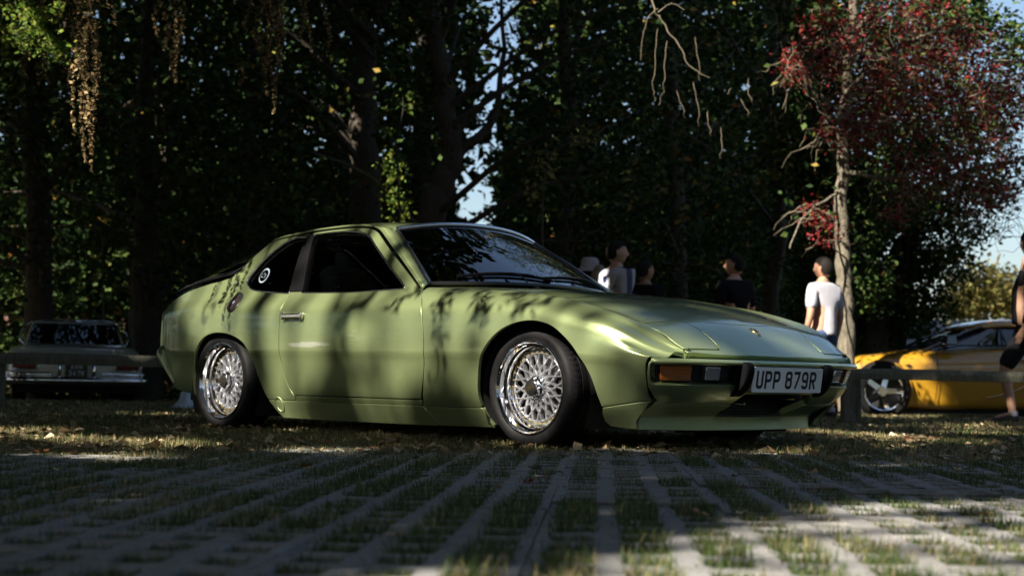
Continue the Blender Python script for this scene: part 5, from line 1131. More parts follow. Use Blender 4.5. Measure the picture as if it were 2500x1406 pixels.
sp = tag(empty('understorey_sapling', gp(980, 19.5)), 'young tree with yellowing leaves between the two big trunks', 'tree'); bs = np.array(sp.location)
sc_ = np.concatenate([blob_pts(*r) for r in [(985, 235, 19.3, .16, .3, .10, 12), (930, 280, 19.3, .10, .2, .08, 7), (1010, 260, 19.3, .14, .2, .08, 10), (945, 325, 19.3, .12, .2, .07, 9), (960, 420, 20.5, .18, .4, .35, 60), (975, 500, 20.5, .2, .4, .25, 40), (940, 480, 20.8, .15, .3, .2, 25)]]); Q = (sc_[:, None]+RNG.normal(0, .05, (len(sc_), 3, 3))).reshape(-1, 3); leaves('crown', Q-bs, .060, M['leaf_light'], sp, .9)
mb = MB(); limb(mb, [at_px(982, 960, 19.5)-bs, at_px(978, 560, 19.5)-bs, at_px(968, 400, 19.5)-bs, at_px(985, 240, 19.3)-bs], .022, .006, 6, .02); limb(mb, [at_px(968, 380, 19.4)-bs, at_px(945, 320, 19.3)-bs, at_px(930, 280, 19.3)-bs], .010, .004, 5); mb.build('trunk', M['twig_dark'], sp)
ys_ = tag(empty('sapling', gp(1330, 19)), 'thin maple sapling with yellow leaves left of the bucket hat', 'tree'); bs = np.array(ys_.location)
sc_ = np.concatenate([blob_pts(*r) for r in [(1330, 400, 19, .2, .3, .2, 24), (1420, 340, 19.2, .2, .3, .12, 18), (1300, 470, 19, .15, .2, .1, 10), (1880, 430, 20, .15, .3, .12, 14), (1560, 420, 21, .5, .6, .5, 20)]]); Q = (sc_[:, None]+RNG.normal(0, .05, (len(sc_), 3, 3))).reshape(-1, 3); leaves('crown', Q-bs, .07, M['leaf_autumn'], ys_, .9); mb = MB(); limb(mb, [at_px(1330, 960, 19)-bs, at_px(1325, 600, 19)-bs, at_px(1335, 400, 19)-bs, at_px(1420, 330, 19)-bs], .018, .005, 6, .02); mb.build('trunk', M['twig_dark'], ys_)
# thin pale stems at the left
for (px, D0, py0, py1, r, lab) in ((251, 24.5, 985, 735, .016, 'thin straight sapling stem right of the white saloon'),):
    s_ = gp(px, D0); t = tag(empty('thin_sapling', s_), lab, 'tree'); mb = MB(); limb(mb, [np.zeros(3), at_px(px+1, 850, D0)-s_, at_px(px+1, py1, D0)-s_, at_px(px-3, 560, D0)-s_], r*1.2, r*.7, 6, .01); mb.build('trunk', M['twig'], t)
s_ = gp(321, 24.3); t = tag(empty('peeling_stump', s_), 'pale peeling dead stem beside the thick dark trunk', 'dead stem'); mb = MB(); limb(mb, [np.zeros(3), at_px(324, 880, 24.3)-s_, at_px(322, 820, 24.3)-s_, at_px(318, 760, 24.3)-s_], .022, .045, 8, .012); mb.build('trunk', M['bark_pale'], t)
# ---- pale hanging twigs, top centre right
b4 = gp(1560, 17.0); hb = tag(empty('dead_bough', at_px(1560, -160, 17)), 'bare pale hanging twigs above the men in black shirts', 'bough'); o0 = np.array(hb.location); W = lambda a, b_, D=17.0: at_px(a, b_, D)-o0
mb = MB(); limb(mb, [np.zeros(3), W(1590, 5), W(1612, 45), W(1655, 105), W(1685, 160), W(1730, 190)], .011, .003, 6, .02, 6); limb(mb, [W(1605, 30), W(1640, 10), W(1670, 28)], .006, .003, 5); limb(mb, [W(1603, 20), W(1580, 50), W(1566, 90), W(1562, 150)], .005, .002, 5)
mb.build('bough', M['twig'], hb)
for pth in ([(1603, 70), (1600, 140), (1594, 215), (1602, 245)], [(1626, 100), (1622, 170), (1620, 215), (1612, 255)], [(1650, 220), (1662, 255), (1672, 285)], [(1690, 200), (1702, 250), (1706, 305)], [(1695, 90), (1703, 140), (1708, 195)], [(1725, 270), (1730, 310), (1736, 330)], [(1758, 310), (1762, 350), (1758, 385)], [(1825, 190), (1828, 235), (1838, 252)], [(1805, 240), (1822, 270), (1828, 283)], [(1782, 215), (1776, 235)]):
    mb = MB(); limb(mb, [W(a, b_, 16.8) for a, b_ in pth], .0036, .002, 5, .02, 5); mb.build('hanging_twig', M['twig'], hb)
# ------------------------------------------------------------------ the shade trees behind the camera: their crowns throw the dappled light
PH = RH*.722-FH*.692; PH /= np.linalg.norm(PH); ce, se = math.cos(SUN_EL), math.sin(SUN_EL); O0 = np.array([1.3, -.8, 0.0])
def pq(P):
    d = np.asarray(P, float)-O0; s = d@SUN_H; return d@PH, d[..., 2]*ce-s*se
def from_pqs(p, q, s):
    z = (q+s*se)/ce; return O0+p[:, None]*PH+s[:, None]*SUN_H+np.array([0, 0, 1])*z[:, None]
LIT = []   # (p, q, rp, rq)
def lit(P, rp, rq): a, b_ = pq(P); LIT.append((float(a), float(b_), rp, rq))
for (x, y, z, rp, rq) in CARLIT: lit((x, y, z), rp, rq)
for (px, D, z, rp, rq) in GLIT: P = gp(px, D); P[2] += z; lit(P, rp, rq)
LITA = np.array(LIT)
def mask(P, grow=.13):
    p, q = pq(P); nz_ = (fbm(p, q, 2.2, 31)-.5)*2*.30; m = np.zeros(len(P), bool)
    for a, b_, rp, rq in LITA: m |= ((p-a)/(rp+grow))**2+((q-b_)/(rq+grow))**2 < (1+nz_)
    return m
def sunless(pts):
    m = mask(np.array(pts), .30); return not m.any()
def clear_trunk(c, p0, p1, s):
    best = None
    for dp in np.linspace(0, (p1-p0)*.5+1.5, 14):
        for sg in (1, -1):
            q = O0+PH*((p0+p1)/2+sg*dp)+SUN_H*s; col = [q+np.array([0, 0, z]) for z in np.linspace(0, 16, 60)]
            n_ = mask(np.array(col), .32).sum()
            if best is None or n_ < best[0]: best = (n_, q)
            if n_ == 0: return q
    return best[1]
def shade_tree(p0, p1, q0, q1, s0, s1, n, size, trunk_s, lab, gate=None):
    N = n; p = RNG.uniform(p0, p1, N); q = RNG.uniform(q0, q1, N); s = RNG.uniform(s0, s1, N); P = from_pqs(p, q, s)
    k = ~mask(P, size*.55) | ((RNG.uniform(0, 1, N) < .055) & (q < 4.2))
    if gate is not None: k &= gate(p, q)
    x, y = to_px(P); D = (P-CAM)@AF; vis = (D > .2) & (x > -130) & (x < 2630) & (y > -130) & (y < 1500); k &= ~vis
    k &= P[:, 2] > 1.8
    P = P[k]; c = O0+PH*((p0+p1)/2)+SUN_H*trunk_s; c = clear_trunk(c, p0, p1, trunk_s); 
    dc_ = c-CAM; Dc = dc_@FH; Lc = dc_@RH
    if Dc > -.5: c = c+RH*(((-1 if Lc < Dc*.1+2.5 else 1)*(abs(Dc)*.36+1.6))-Lc)
    c[2] = float(gz(c)); t = tag(empty('shade_tree', c), lab, 'tree')
    leaves('crown', P-c, size, M['leaf'], t, .9, asp=.8)
    mb = MB(); zt = max(P[:, 2].mean(), 4.0); limb(mb, [np.zeros(3), (0, .1, zt*.4), (.1, 0, zt*.8), (0, .1, zt*1.25)], .28, .10, 12, .05)
    for e in P[RNG.permutation(len(P))[:14]]:
        xx, yy = to_px(np.array([c+(0, 0, zt*.55), (e+c+(0, 0, zt*.55))/2, e])); dd = (np.array([c, (e+c)/2, e])-CAM)@AF
        if not sunless([c+(0, 0, zt*.55)+(e-np.array([0, 0, zt*.55]))*t_+np.array([0, 0, .5])*math.sin(t_*3.1) for t_ in np.linspace(0, 1, 30)]): continue
        if ((dd > 0) & (xx > -150) & (xx < 2650) & (yy > -150)).any(): continue
        mb.tube(catmull([(0, 0, zt*.55), (e-c)*.5+np.array([0, 0, .5+zt*.15]), e-c], 3), np.linspace(.07, .02, 7), 6, cap=False)
    mb.build('trunk', M['bark'], t, angle=80); return t
for k, (p0, p1) in enumerate(((-11, -6), (-6, -2), (-2, 2.0), (2.0, 6.5))):
    shade_tree(p0-.6, p1+.6, -4.6, 4.2, 12, 17, 16500, .24, 15.5, ['shade tree to the left of the photographer, far one', 'shade tree to the left of the photographer, near one', 'shade tree behind the photographer, nearer the car', 'shade tree behind the photographer, on the right'][k])
gate_r = lambda p, q: ~((p > -4.8) & (q > 10.0)) & ~((p > -5.4) & (q > 8.4) & (q < 10.0) & (RNG.uniform(0, 1, len(p)) > .62))
for k, (p0, p1) in enumerate(((-19, -13), (-13, -9), (-9, -5.5), (-5.5, -1.5))):  # tall trees out of view, added to keep sun off wood and lawn
    shade_tree(p0-.4, p1+.4, 3.4, 16.5 if k < 3 else 10.9, -3.5, 0.5, (24000, 26000, 24000, 9000)[k], .30, -2, ['outermost tall tree added off to the left to shade the wood', 'second tall tree added off to the left to shade the wood', 'third tall tree added to shade the wood, nearest the parked cars', 'unseen tree added to shade the lawn right of the coupe nose'][k], gate_r)
# unseen crowns added overhead and beside the photographer, to dim the skylight
n = 42000; d_ = RNG.uniform(-13, 8.5, n); l_ = RNG.uniform(-15, 13, n); P = CAM+d_[:, None]*FH+l_[:, None]*RH; P[:, 2] = 7.5+RNG.uniform(0, 1, n)*3.5+2*fbm(d_, l_, .3, 51)
P = P[(fbm(d_, l_, .45, 52) > .30)]; k = ~mask(P, .20)
x, y = to_px(P); D = (P-CAM)@AF; k &= ~((D > .2) & (x > -200) & (x < 2700) & (y > -200)); P = P[k]
for j, lab in enumerate(('unseen tree added over the photographer to dim the sky, left crown', 'unseen tree added over the photographer to dim the sky, right crown')):
    Q = P[((P-CAM)@RH < -1) if j == 0 else ((P-CAM)@RH >= -1)]; c = CAM-FH*4+RH*(-7 if j == 0 else 6.5); c[2] = 0
    t = tag(empty('added_overhead_tree', c), lab, 'tree'); leaves('crown', Q-c, .34, M['leaf'], t, .8, asp=.8); mb = MB(); limb(mb, [np.zeros(3), (0, .1, 3), (.1, 0, 6), (0, .1, 10)], .30, .12, 12, .05)
    for e in Q[RNG.permutation(len(Q))[:10]]:
        if (e-CAM)@FH > -1 or not sunless([c+(0, 0, 5)+(e-np.array([0, 0, 5]))*t_+np.array([0, 0, 2.2])*math.sin(t_*3.1) for t_ in np.linspace(0, 1, 30)]): continue
        mb.tube(catmull([(0, 0, 5), (e-c)*.5+np.array([0, 0, 3.0]), e-c], 3), np.linspace(.09, .02, 7), 6, cap=False)
    mb.build('trunk', M['bark'], t, angle=80)
# unseen crowns added left and over the wood, for shade and dark reflections
def crown_box(lab, d0, d1, l0, l1, z0, z1, n, size, tr, thin=.25, seed=71):
    d_ = RNG.uniform(d0, d1, n); l_ = RNG.uniform(l0, l1, n); P = CAM+d_[:, None]*FH+l_[:, None]*RH; P[:, 2] = z0+RNG.uniform(0, 1, n)*(z1-z0); P = P[fbm(d_+P[:, 2]*.3, l_, .5, seed) > thin]; k = ~mask(P, size*.6); x, y = to_px(P); D = (P-CAM)@AF
    k &= ~((D > .2) & (x > -160) & (x < 2660) & (y > -160)); P = P[k]; c = CAM+FH*tr[0]+RH*tr[1]; c[2] = float(gz(c)); t = tag(empty('park_tree', c), lab, 'tree'); leaves('crown', P-c, size, M['leaf'], t, .8, asp=.8)
    mb = MB(); limb(mb, [np.zeros(3), (0, .1, z1*.3), (.1, 0, z1*.6), (0, .1, z1*.9)], .28, .10, 12, .05); mb.build('trunk', M['bark'], t, angle=80)
crown_box('unseen tree added left of the rail to darken the window reflections', 4, 16, -16.5, -6.2, 3.5, 13, 26000, .30, (9, -9.5))
crown_box('unseen crown added to shade the near edge of the wood, left part', 8.5, 21, -14, -4, 8.2, 14, 17000, .36, (18, -12), .30, 73)
crown_box('unseen crown added to shade the near edge of the wood, middle part', 9.5, 30, -4, 2.2, 8.6, 14, 12000, .36, (33, -2), .52, 74)
crown_box('unseen crown added to shade the far part of the wood on the left', 20, 26, -15, -1.5, 11.5, 16, 14000, .42, (36, -8), .30, 75)
# a low bough with narrow leaves close to the car: sharper leaf shadows on wing and door
c = O0+SUN_H*15.5+PH*.2; c[2] = 0; bt = tag(empty('hanging_bough', O0+SUN_H*4.2+np.array([0, 0, 5.2])), 'leafy bough hanging to the left of the photographer', 'bough'); o0 = np.array(bt.location); mb = MB(); Q = []
def beam(x, z, s, y=-.8): P = np.array([x, y, z]); return P+SUN*(s/ce)-o0
for (pth, s, nl_) in (([(1.86, .78), (1.84, .66), (1.88, .50), (1.84, .30)], 3.2, 60), ([(1.62, .76), (1.56, .70), (1.52, .62)], 3.4, 16), ([(2.05, .74), (2.12, .66), (2.16, .60), (2.14, .50)], 3.0, 44), ([(2.50, .72), (2.42, .66), (2.38, .58)], 3.2, 34), ([(2.30, .75), (2.27, .66)], 3.2, 14), ([(1.04, .74), (1.10, .60), (1.18, .42)], 8.0, 0), ([(1.30, .72), (1.18, .60), (1.10, .50)], 6.0, 0), ([(-.12, .8), (-.18, .6)], 4.4, 12), ([(.22, 1.0), (.19, .88)], 4.6, 12), ([(.35, .98), (.30, .85)], 4.4, 14)):
    P = [beam(x, z, s) for x, z in pth]; P = [P[0]+np.array([0, 0, .6])]+P; limb(mb, P, .012 if nl_ else .035, .004 if nl_ else .02, 5, .02)
    C = catmull(P[1:], 8)
    if nl_: Q.append(C[RNG.integers(0, len(C), nl_)]+RNG.normal(0, .035, (nl_, 3)))
mb.build('stems', M['twig_dark'], bt); leaves('leaf_spray', np.concatenate(Q), .085, M['leaf'], bt, .9, droop=1.2, asp=.32)
# trunk and limbs whose soft shadows cross the door and quarter panel
dt = tag(empty('slender_tree', O0+SUN_H*10+PH*0), 'slender stemmed tree left of the photographer', 'tree'); dt.location.z = 0; o0 = np.array(dt.location); mb = MB()
for (pth, s, r) in (([(.46, 1.5), (.43, 1.0), (.37, .62), (.40, .3), (.30, 0.0)], 13, .085), ([(.86, 1.5), (.98, 1.1), (1.05, .72), (1.02, .52), (1.16, .25), (1.2, 0)], 13, .042), ([(1.40, 1.1), (1.28, .74), (1.06, .60), (1.02, .5)], 12, .028), ([(1.62, 1.2), (1.42, .5), (1.46, 0)], 17, .035)):
    mb.tube(catmull([beam(x, z, s) for x, z in pth], 5), r, 8)
mb.tube([np.zeros(3), (0, 0, 3), beam(.36, 0, 11)], .16, 8); mb.build('trunk', M['bark'], dt, angle=80)
# seed tassels of the overhanging tree, top left
oh = tag(empty('wingnut_bough', at_px(250, -420, 8.3)), 'dry brown seed tassels hanging into the top left', 'bough'); o0 = np.array(oh.location); W = lambda a, b_, D=8.3: at_px(a, b_, D)-o0; mb = MB()
limb(mb, [np.zeros(3), W(330, -200), W(420, -80), W(620, -60), W(800, -90)], .03, .008, 6); limb(mb, [W(330, -200), W(200, -120), W(60, -90)], .02, .006, 6); mb.build('bough', M['twig_dark'], oh)
tas = [(185, -60, 330, 8.2), (205, -60, 400, 8.1), (215, -60, 430, 8.2), (195, -60, 250, 8.4), (225, -60, 300, 8.2), (232, -60, 370, 8.3), (150, -60, 70, 8.4), (110, -60, 45, 8.4), (275, -60, 62, 8.2), (235, -60, 20, 8.2), (402, -60, 130, 8.1), (424, -60, 170, 8.0), (436, -60, 202, 8.0), (385, -60, 90, 8.2), (645, -60, 230, 8.2), (662, -60, 285, 8.2), (672, -60, 200, 8.2), (655, -60, 180, 8.3), (682, -60, 240, 8.3), (632, -60, 130, 8.3), (690, -60, 110, 8.2), (752, -60, 120, 8.3), (796, -60, 140, 8.4), (735, -60, 95, 8.3), (605, -60, 70, 8.3), (100, 90, 210, 8.8), (60, 120, 190, 8.8), (112, 150, 205, 8.8), (162, 120, 215, 8.8), (172, -60, 200, 8.4), (592, 165, 208, 8.3), (210, 100, 380, 8.4)]
for i, (px, y0, y1, D0) in enumerate(tas):
    n = int((y1-y0)*.42)+8; t = np.sort(RNG.uniform(0, 1, n)); py = y0+(y1-y0)*t; px_r = px+8*np.sin(t*6+i)+RNG.normal(0, 1, n)*(4.2*(1-t**2)+1.2)
    P = np.array([at_px(a, b_, D0) for a, b_ in zip(px_r, py)])+FH*RNG.normal(0, .012, (n, 1))
    o = leaves('seed_tassel', P-o0, .024, M['catkin'], oh, 1.2, droop=1.0, asp=.75)
# ------------------------------------------------------------------ knee-rail fence
M['timber'] = bark('weathered_timber', (.15, .145, .105), .3)
def fence(pts, posts, name, label):
    f = tag(empty(name, pts[0]), label, 'fence'); o0 = np.array(pts[0])
    for a, b_ in zip(pts[:-1], pts[1:]):
        a = np.array(a)-o0; b_ = np.array(b_)-o0; d = unit(b_-a); n_ = np.cross([0, 0, 1], d); up = np.array([0, 0, 1.0])
        prof = [(-.045, .0), (-.045, .055), (-.012, .095), (.030, .095), (.045, .08), (.045, 0)]; V = []
        for q in np.linspace(0, 1, 9):
            c = a+(b_-a)*q+np.array([0, 0, .385+.004*math.sin(q*9)])
            for x, z in prof: V.append(c+n_*x+up*z)
        k = len(prof); F = [(i*k+j, i*k+(j+1) % k, (i+1)*k+(j+1) % k, (i+1)*k+j) for i in range(8) for j in range(k)]+[tuple(range(k)), tuple(8*k+j for j in range(k-1, -1, -1))]
        mb = MB(); mb.add(V, F); mb.build('rail', M['timber'], f, bevel=.005, angle=30)
    for p in posts:
        p = np.array(p)-o0; mb = MB(); mb.box(p+np.array([0, 0, .18]), (.10, .10, .42), rz=YAW+.1); mb.build('post', M['timber'], f, bevel=.006)
def rp(px, D): return gp(px, D)
fl = [rp(-500, 13.0), rp(2, 13.2), rp(640, 13.5), rp(1280, 13.8)]
fence(fl, [rp(0, 13.25), rp(640, 13.6), rp(1280, 13.9)], 'knee_rail', 'low weathered wooden rail running in front of the white saloon')
fr_ = [rp(2072, 14.0), rp(2900, 14.0)]
fence([rp(1420, 14.0), rp(2070, 14.0), rp(2860, 14.0)], [rp(1420, 14.05), rp(2073, 13.98), rp(2089, 14.2), rp(2860, 14.1)], 'knee_rail', 'low weathered wooden rail running in front of the yellow coupe')
# ------------------------------------------------------------------ generic car loft
def loft(name, st, mat, parent, closed_bottom=True, sub=2, crease=None, mats=None):
    """st: list of (x, [(y,z)...]) half sections from the underside to the centre line; mirrored"""
    V = []; F = []; k = len(st[0][1]); ring = 2*k
    for x, h in st:
        for y, z in h: V.append((x, -y, z))
        for y, z in h[::-1]: V.append((x, y, z))
    for i in range(len(st)-1):
        for j in range(ring):
            j2 = (j+1) % ring; F.append((i*ring+j, i*ring+j2, (i+1)*ring+j2, (i+1)*ring+j))
    for e in (0, len(st)-1):
        for j in range(k-1):
            q = (e*ring+j, e*ring+j+1, e*ring+ring-2-j, e*ring+ring-1-j); F.append(q if e else q[::-1])
    mb = MB(); mb.add(V, F); o = mb.build(name, mat, parent, angle=180)
    if sub: md = o.modifiers.new('sub', 'SUBSURF'); md.levels = sub; md.render_levels = sub
    return o
def simple_wheel(parent, x, y, z, r, w, rim_r, rim_mat, sg, spokes=5, dish=.03):
    wh = empty('wheel', (x, y, z), 0 if sg < 0 else math.pi, parent); mb = MB()
    mb.lathe([(rim_r-.01, .02), (rim_r, 0), (r-.03, -.005), (r-.008, .015), (r, .03), (r, w-.03), (r-.02, w), (rim_r-.02, w)], 48); mb.build('tyre', M['tyre'], wh)
    mb = MB(); mb.lathe([(rim_r-.004, .004), (rim_r-.012, -.003), (rim_r-.025, .004), (rim_r-.03, .05+dish), (rim_r-.05, .06+dish), (rim_r-.05, w*.8)], 48); mb.build('rim', rim_mat, wh)
    mb = MB()
    for k in range(spokes):
        a = 2*math.pi*k/spokes; c, s = math.cos(a), math.sin(a); L = rim_r-.03; hw = .035; V = []
        for rr, h, yy in ((.03, hw, dish+.02), (L, hw*.8, dish+.035)):
            for sx in (-1, 1):
                for dy in (0, .03): V.append((rr*c-sx*h*s, yy+dy, rr*s+sx*h*c))
        mb.add(V, [(0, 2, 6, 4), (1, 5, 7, 3), (0, 4, 5, 1), (2, 3, 7, 6)])
    mb.lathe([(.0001, dish), (.05, dish), (.06, dish+.02), (.06, dish+.05)], 24); mb.build('spokes', rim_mat, wh)
    mb = MB(); mb.lathe([(0.0001, dish+.045), (rim_r*.86, dish+.045)], 24); mb.build('hub_back', M['dark'], wh)
def glassmat(name, tint): return mat_glass(name, tint)
# ------------------------------------------------------------------ white seventies saloon seen from behind
ivory = simple('ivory_paint', (.62, .61, .50), .35, coat=1.0, var=.05); ivory.node_tree.nodes['Principled BSDF'].inputs['Coat Roughness'].default_value = .05
redl = simple('dark_red_lens', (.16, .012, .008), .15, coat=1)
D0 = 21.0; s0 = gp(190, D0); sal = tag(empty('white_saloon', s0, YAW+R(17)), 'old ivory saloon seen from behind with its plate below the wooden rail', 'car'); K = 1.0
st = []
for x, hw, zb, zs, zd in ((0.0, .76, .30, .46, .500), (.04, .83, .26, .49, .535), (.12, .86, .24, .52, .565), (.5, .89, .20, .59, .655), (.90, .895, .18, .65, .745), (1.25, .90, .18, .67, .77), (2.2, .905, .18, .68, .77), (3.0, .90, .18, .66, .76), (3.9, .88, .20, .62, .70), (4.5, .82, .25, .58, .64), (4.65, .74, .32, .5, .56)):
    st.append((x, [(hw-.20, zb-.02), (hw-.02, zb+.03), (hw, (zb+zs)/2), (hw-.015, zs), (hw-.07, zd-.01), (hw*.55, zd+.012), (.12, zd+.02)]))
body = loft('body', st, ivory, sal)
gh = []
for x, hw, z in ((.92, .66, .72), (1.02, .665, .80), (1.45, .62, 1.04), (1.60, .60, 1.105), (1.8, .59, 1.135), (2.3, .585, 1.155), (2.8, .59, 1.12), (3.0, .61, 1.06), (3.45, .66, .74)):
    gh.append((x, [(hw*.9, .62), (hw+.10-.10*min(1, (z-.7)/.4), .69), (hw+.01, (z+.70)/2+.02), (hw-.01, z-.04), (hw-.10, z), (hw*.5, z+.012), (.1, z+.018)]))
roofo = loft('roof', gh, simple('roof_ivory', (.52, .50, .42), .35, coat=1), sal, sub=2)
def quadsheet(name, P, mat, parent, n=10, bulge=(0, 0, 0), th=.0):
    a, b_, c, d = [np.array(p, float) for p in P]; V = []; u = np.linspace(0, 1, n)
    for i in u:
        for j in u: V.append((a*(1-i)+b_*i)*(1-j)+(d*(1-i)+c*i)*j+np.array(bulge)*(1-(2*i-1)**2)*(1-.0*j))
    F = [(i*n+j, (i+1)*n+j, (i+1)*n+j+1, i*n+j+1) for i in range(n-1) for j in range(n-1)]; mb = MB(); mb.add(V, F); return mb.build(name, mat, parent, angle=180)
M['mirror_glass'] = mat_glass('saloon_glass', (.03, .035, .04))
quadsheet('rear_window', [(.955, .62, .785), (.955, -.62, .785), (1.46, -.555, 1.065), (1.46, .555, 1.065)], M['mirror_glass'], sal, 12, (-.10, 0, .0))
mb = MB(); P = [(.90, .67, .775), (.80, 0, .780), (.90, -.67, .775), (1.46, -.585, 1.08), (1.36, 0, 1.10), (1.46, .585, 1.08)]
mb.tube(catmull(P, 8, True), .014, 8, True); mb.build('window_surround', M['chrome'], sal)
for sg in (-1, 1):
    quadsheet('side_window', [(1.25, sg*.675, .76), (3.1, sg*.70, .76), (2.75, sg*.615, 1.07), (1.62, sg*.615, 1.07)], M['mirror_glass'], sal, 6, (0, sg*.01, 0))
    mb = MB(); mb.box((-.015, sg*.655, .475), (.05, .30, .085)); tl = mb.build('tail_lamp', redl, sal, bevel=.02, seg=3)
    mb = MB(); y0, y1, z0, z1 = sg*.49, sg*.82, .425, .525; mb.tube(rounded([(-.035, y0, 0), (-.035, y1, 0)], 0) if False else [(-.038, y0, z0), (-.038, y1, z0), (-.03, sg*.835, (z0+z1)/2), (-.038, y1, z1), (-.038, y0, z1), (-.038, sg*.475, (z0+z1)/2)], .007, 6, True); mb.build('lamp_rim', M['chrome'], tl)
    mb = MB(); mb.tube(catmull([(-.05, sg*.22, .50), (-.085, sg*.22, .47), (-.095, sg*.22, .40), (-.08, sg*.22, .34)], 4), .024, 8); mb.build('overrider', M['chrome'], sal)
    mb = MB(); mb.tube(catmull([(.6, sg*.90, .36), (.2, sg*.89, .36), (.02, sg*.85, .36), (-.07, sg*.70, .36), (-.09, sg*.32, .36)], 5), .024, 10, flat=1.4); mb.build('upper_bumper', M['chrome'], sal)
    for x in (.95, 3.7): simple_wheel(sal, x, sg*.80, .30-.02, .30, .18, .19, M['chrome'], sg, 8)
mb = MB(); mb.tube(catmull([(.7, .905, .285), (.2, .90, .285), (.0, .86, .285), (-.09, .66, .285), (-.11, 0, .285), (-.09, -.66, .285), (0, -.86, .285), (.2, -.90, .285), (.7, -.905, .285)], 6), .040, 12, flat=1.2); mb.build('bumper', M['chrome'], sal)
mb = MB(); mb.tube([(-.022, -.80, .520), (-.04, 0, .522), (-.022, .80, .520)], .006, 6); mb.build('boot_trim', M['chrome'], sal)
mb = MB(); mb.box((-.035, 0, .425), (.02, .275, .175)); pl_ = mb.build('number_plate', M['ink'], sal, bevel=.004)
mb = MB(); mb.tube([(-.04, -.145, .33), (-.04, .145, .33), (-.04, .145, .52), (-.04, -.145, .52)], .006, 6, True); mb.build('plate_frame', M['chrome'], pl_)
s_, W_, H_ = .007, .050, .079; x0, x1, y0, y1 = s_, W_-s_, s_, H_-s_; r = .013
GL.update({'A': [[(.004, 0), (.025, H_-s_), (.046, 0)], [(.012, .024), (.038, .024)]], 'W': [[(.002, H_), (.012, s_), (.025, .05), (.038, s_), (.048, H_)]], 'M': [[(x0, 0), (x0, y1-.002), (.025, .03), (x1, y1-.002), (x1, 0)]],
 '3': [[(.004, y1), (x1-.012, y1)]+arcp(x1-.012, y1-.016, .012, .016, 90, -90)+[(.02, .043)], [(.02, .043), (x1-.012, .043)]+arcp(x1-.012, .025, .012, .018, 90, -90)+[(.004, y0)]],
 '4': [[(x1-.010, 0), (x1-.010, H_-s_), (.004, .024), (W_, .024)]], 'K': [[(x0, 0), (x0, H_)], [(x0+.004, .036), (x1, H_-.004)], [(x0+.012, .042), (x1, .003)]]})
for row, zc in (('AWW', .467), ('347K', .382)):
    kk = .86; tw = len(row)*.050*kk+(len(row)-1)*.012; cur = tw/2
    for ch in row:
        mb = MB()
        for li, strk in enumerate(GL[ch]):
            L, Rr = stroke(strk, s_*.85); n = len(L)
            mb.add([(-.0465-.0004*li, cur-p[0]*kk, zc+(p[1]-H_/2)*kk) for p in L+Rr], [(i, n+i, n+i+1, i+1) for i in range(n-1)])
        mb.build('character', M['pale'], pl_, smooth=False, flipfix=False); cur -= .050*kk+.012
mb = MB(); mb.box((2.3, 0, .17), (4.0, 1.5, .10)); mb.build('floor_pan', M['dark'], sal)
mb = MB(); mb.box((1.9, .35, .78), (.15, .5, .45)); mb.box((1.9, -.35, .78), (.15, .5, .45)); mb.build('seat_back', M['cloth'], sal, bevel=.05)
# white cone-shaped weight behind the coupe tail
c_ = gp(458, 15.5); cn = tag(empty('flag_base', c_), 'pale weighted base standing on the grass behind the coupe tail', 'stand'); mb = MB(); mb.lathe([(.0001, .18), (.03, .18), (.045, .17), (.06, .10), (.11, .045), (.155, .025), (.16, .0)], 32, 'z'); mb.build('base', simple('pale_blue_plastic', (.45, .50, .53), .4), cn)
# ------------------------------------------------------------------ yellow sports coupe, right
yel = simple('yellow_paint', (.36, .19, .015), .30, metal=.0, coat=1.0, var=.03); yel.node_tree.nodes['Principled BSDF'].inputs['Coat Roughness'].default_value = .04
D1 = 21.0; y0_ = gp(2104, D1+.0); yc = empty('yellow_coupe', y0_, math.atan2(-RH[1], -RH[0])+R(3)); tag(yc, 'low yellow modern sports coupe parked behind the wooden rail at the right', 'car')
yc.scale = (1.05, 1.05, 1.05)
# local x forward (towards the left of the picture); front axle at x=0
stn = [(.80, .30, .22, .40, .50, .52), (.72, .62, .16, .42, .56, .60), (.55, .80, .13, .46, .64, .68), (.25, .92, .12, .50, .73, .735), (0, .945, .12, .52, .765, .765), (-.30, .93, .11, .54, .76, .795), (-.62, .905, .10, .55, .775, .835), (-.95, .90, .10, .56, .80, .86), (-1.5, .91, .10, .56, .82, .88), (-2.0, .93, .11, .58, .85, .90), (-2.5, .965, .12, .60, .88, .92), (-2.9, .96, .16, .62, .88, .93), (-3.3, .88, .25, .62, .86, .93), (-3.5, .72, .40, .62, .80, .88)]
st = [(x, [(hw-.22, zb-.02), (hw-.045, zb+.02), (hw-.045, .26), (hw, zm), (hw-.035, (zm+zs)/2+.03), (hw-.13, zs), (hw*.55, zc), (.12, zc+.01)]) for x, hw, zb, zm, zs, zc in stn]
yb = loft('body', st, yel, yc)
gh = [(-.52, .60, .80), (-.75, .615, .90), (-1.1, .60, 1.05), (-1.35, .57, 1.13), (-1.65, .55, 1.165), (-2.0, .545, 1.15), (-2.5, .56, 1.07), (-2.95, .58, .94), (-3.1, .5, .88)]
st = [(x, [(hw+.04, .74), (hw+.10-.02, .80), (hw+.045, (z+.84)/2), (hw, z-.06), (hw-.08, z-.03), (hw*.5, z-.018), (.1, z-.014)]) for x, hw, z in gh]
blk = simple('black_gloss', (.010, .012, .018), .12, coat=1)
loft('greenhouse', st, blk, yc)
st = [(x, [(hw+.01, z-.050), (hw+.035, z-.040), (hw+.035, z+.012), (hw-.04, z+.052), (hw*.5, z+.062), (.1, z+.066)]) for x, hw, z in gh[3:7]]
st.insert(0, (-1.16, [(.56, 1.075), (.565, 1.08), (.55, 1.085), (.5, 1.09), (.3, 1.10), (.1, 1.102)]))
loft('roof_panel', st, yel, yc)
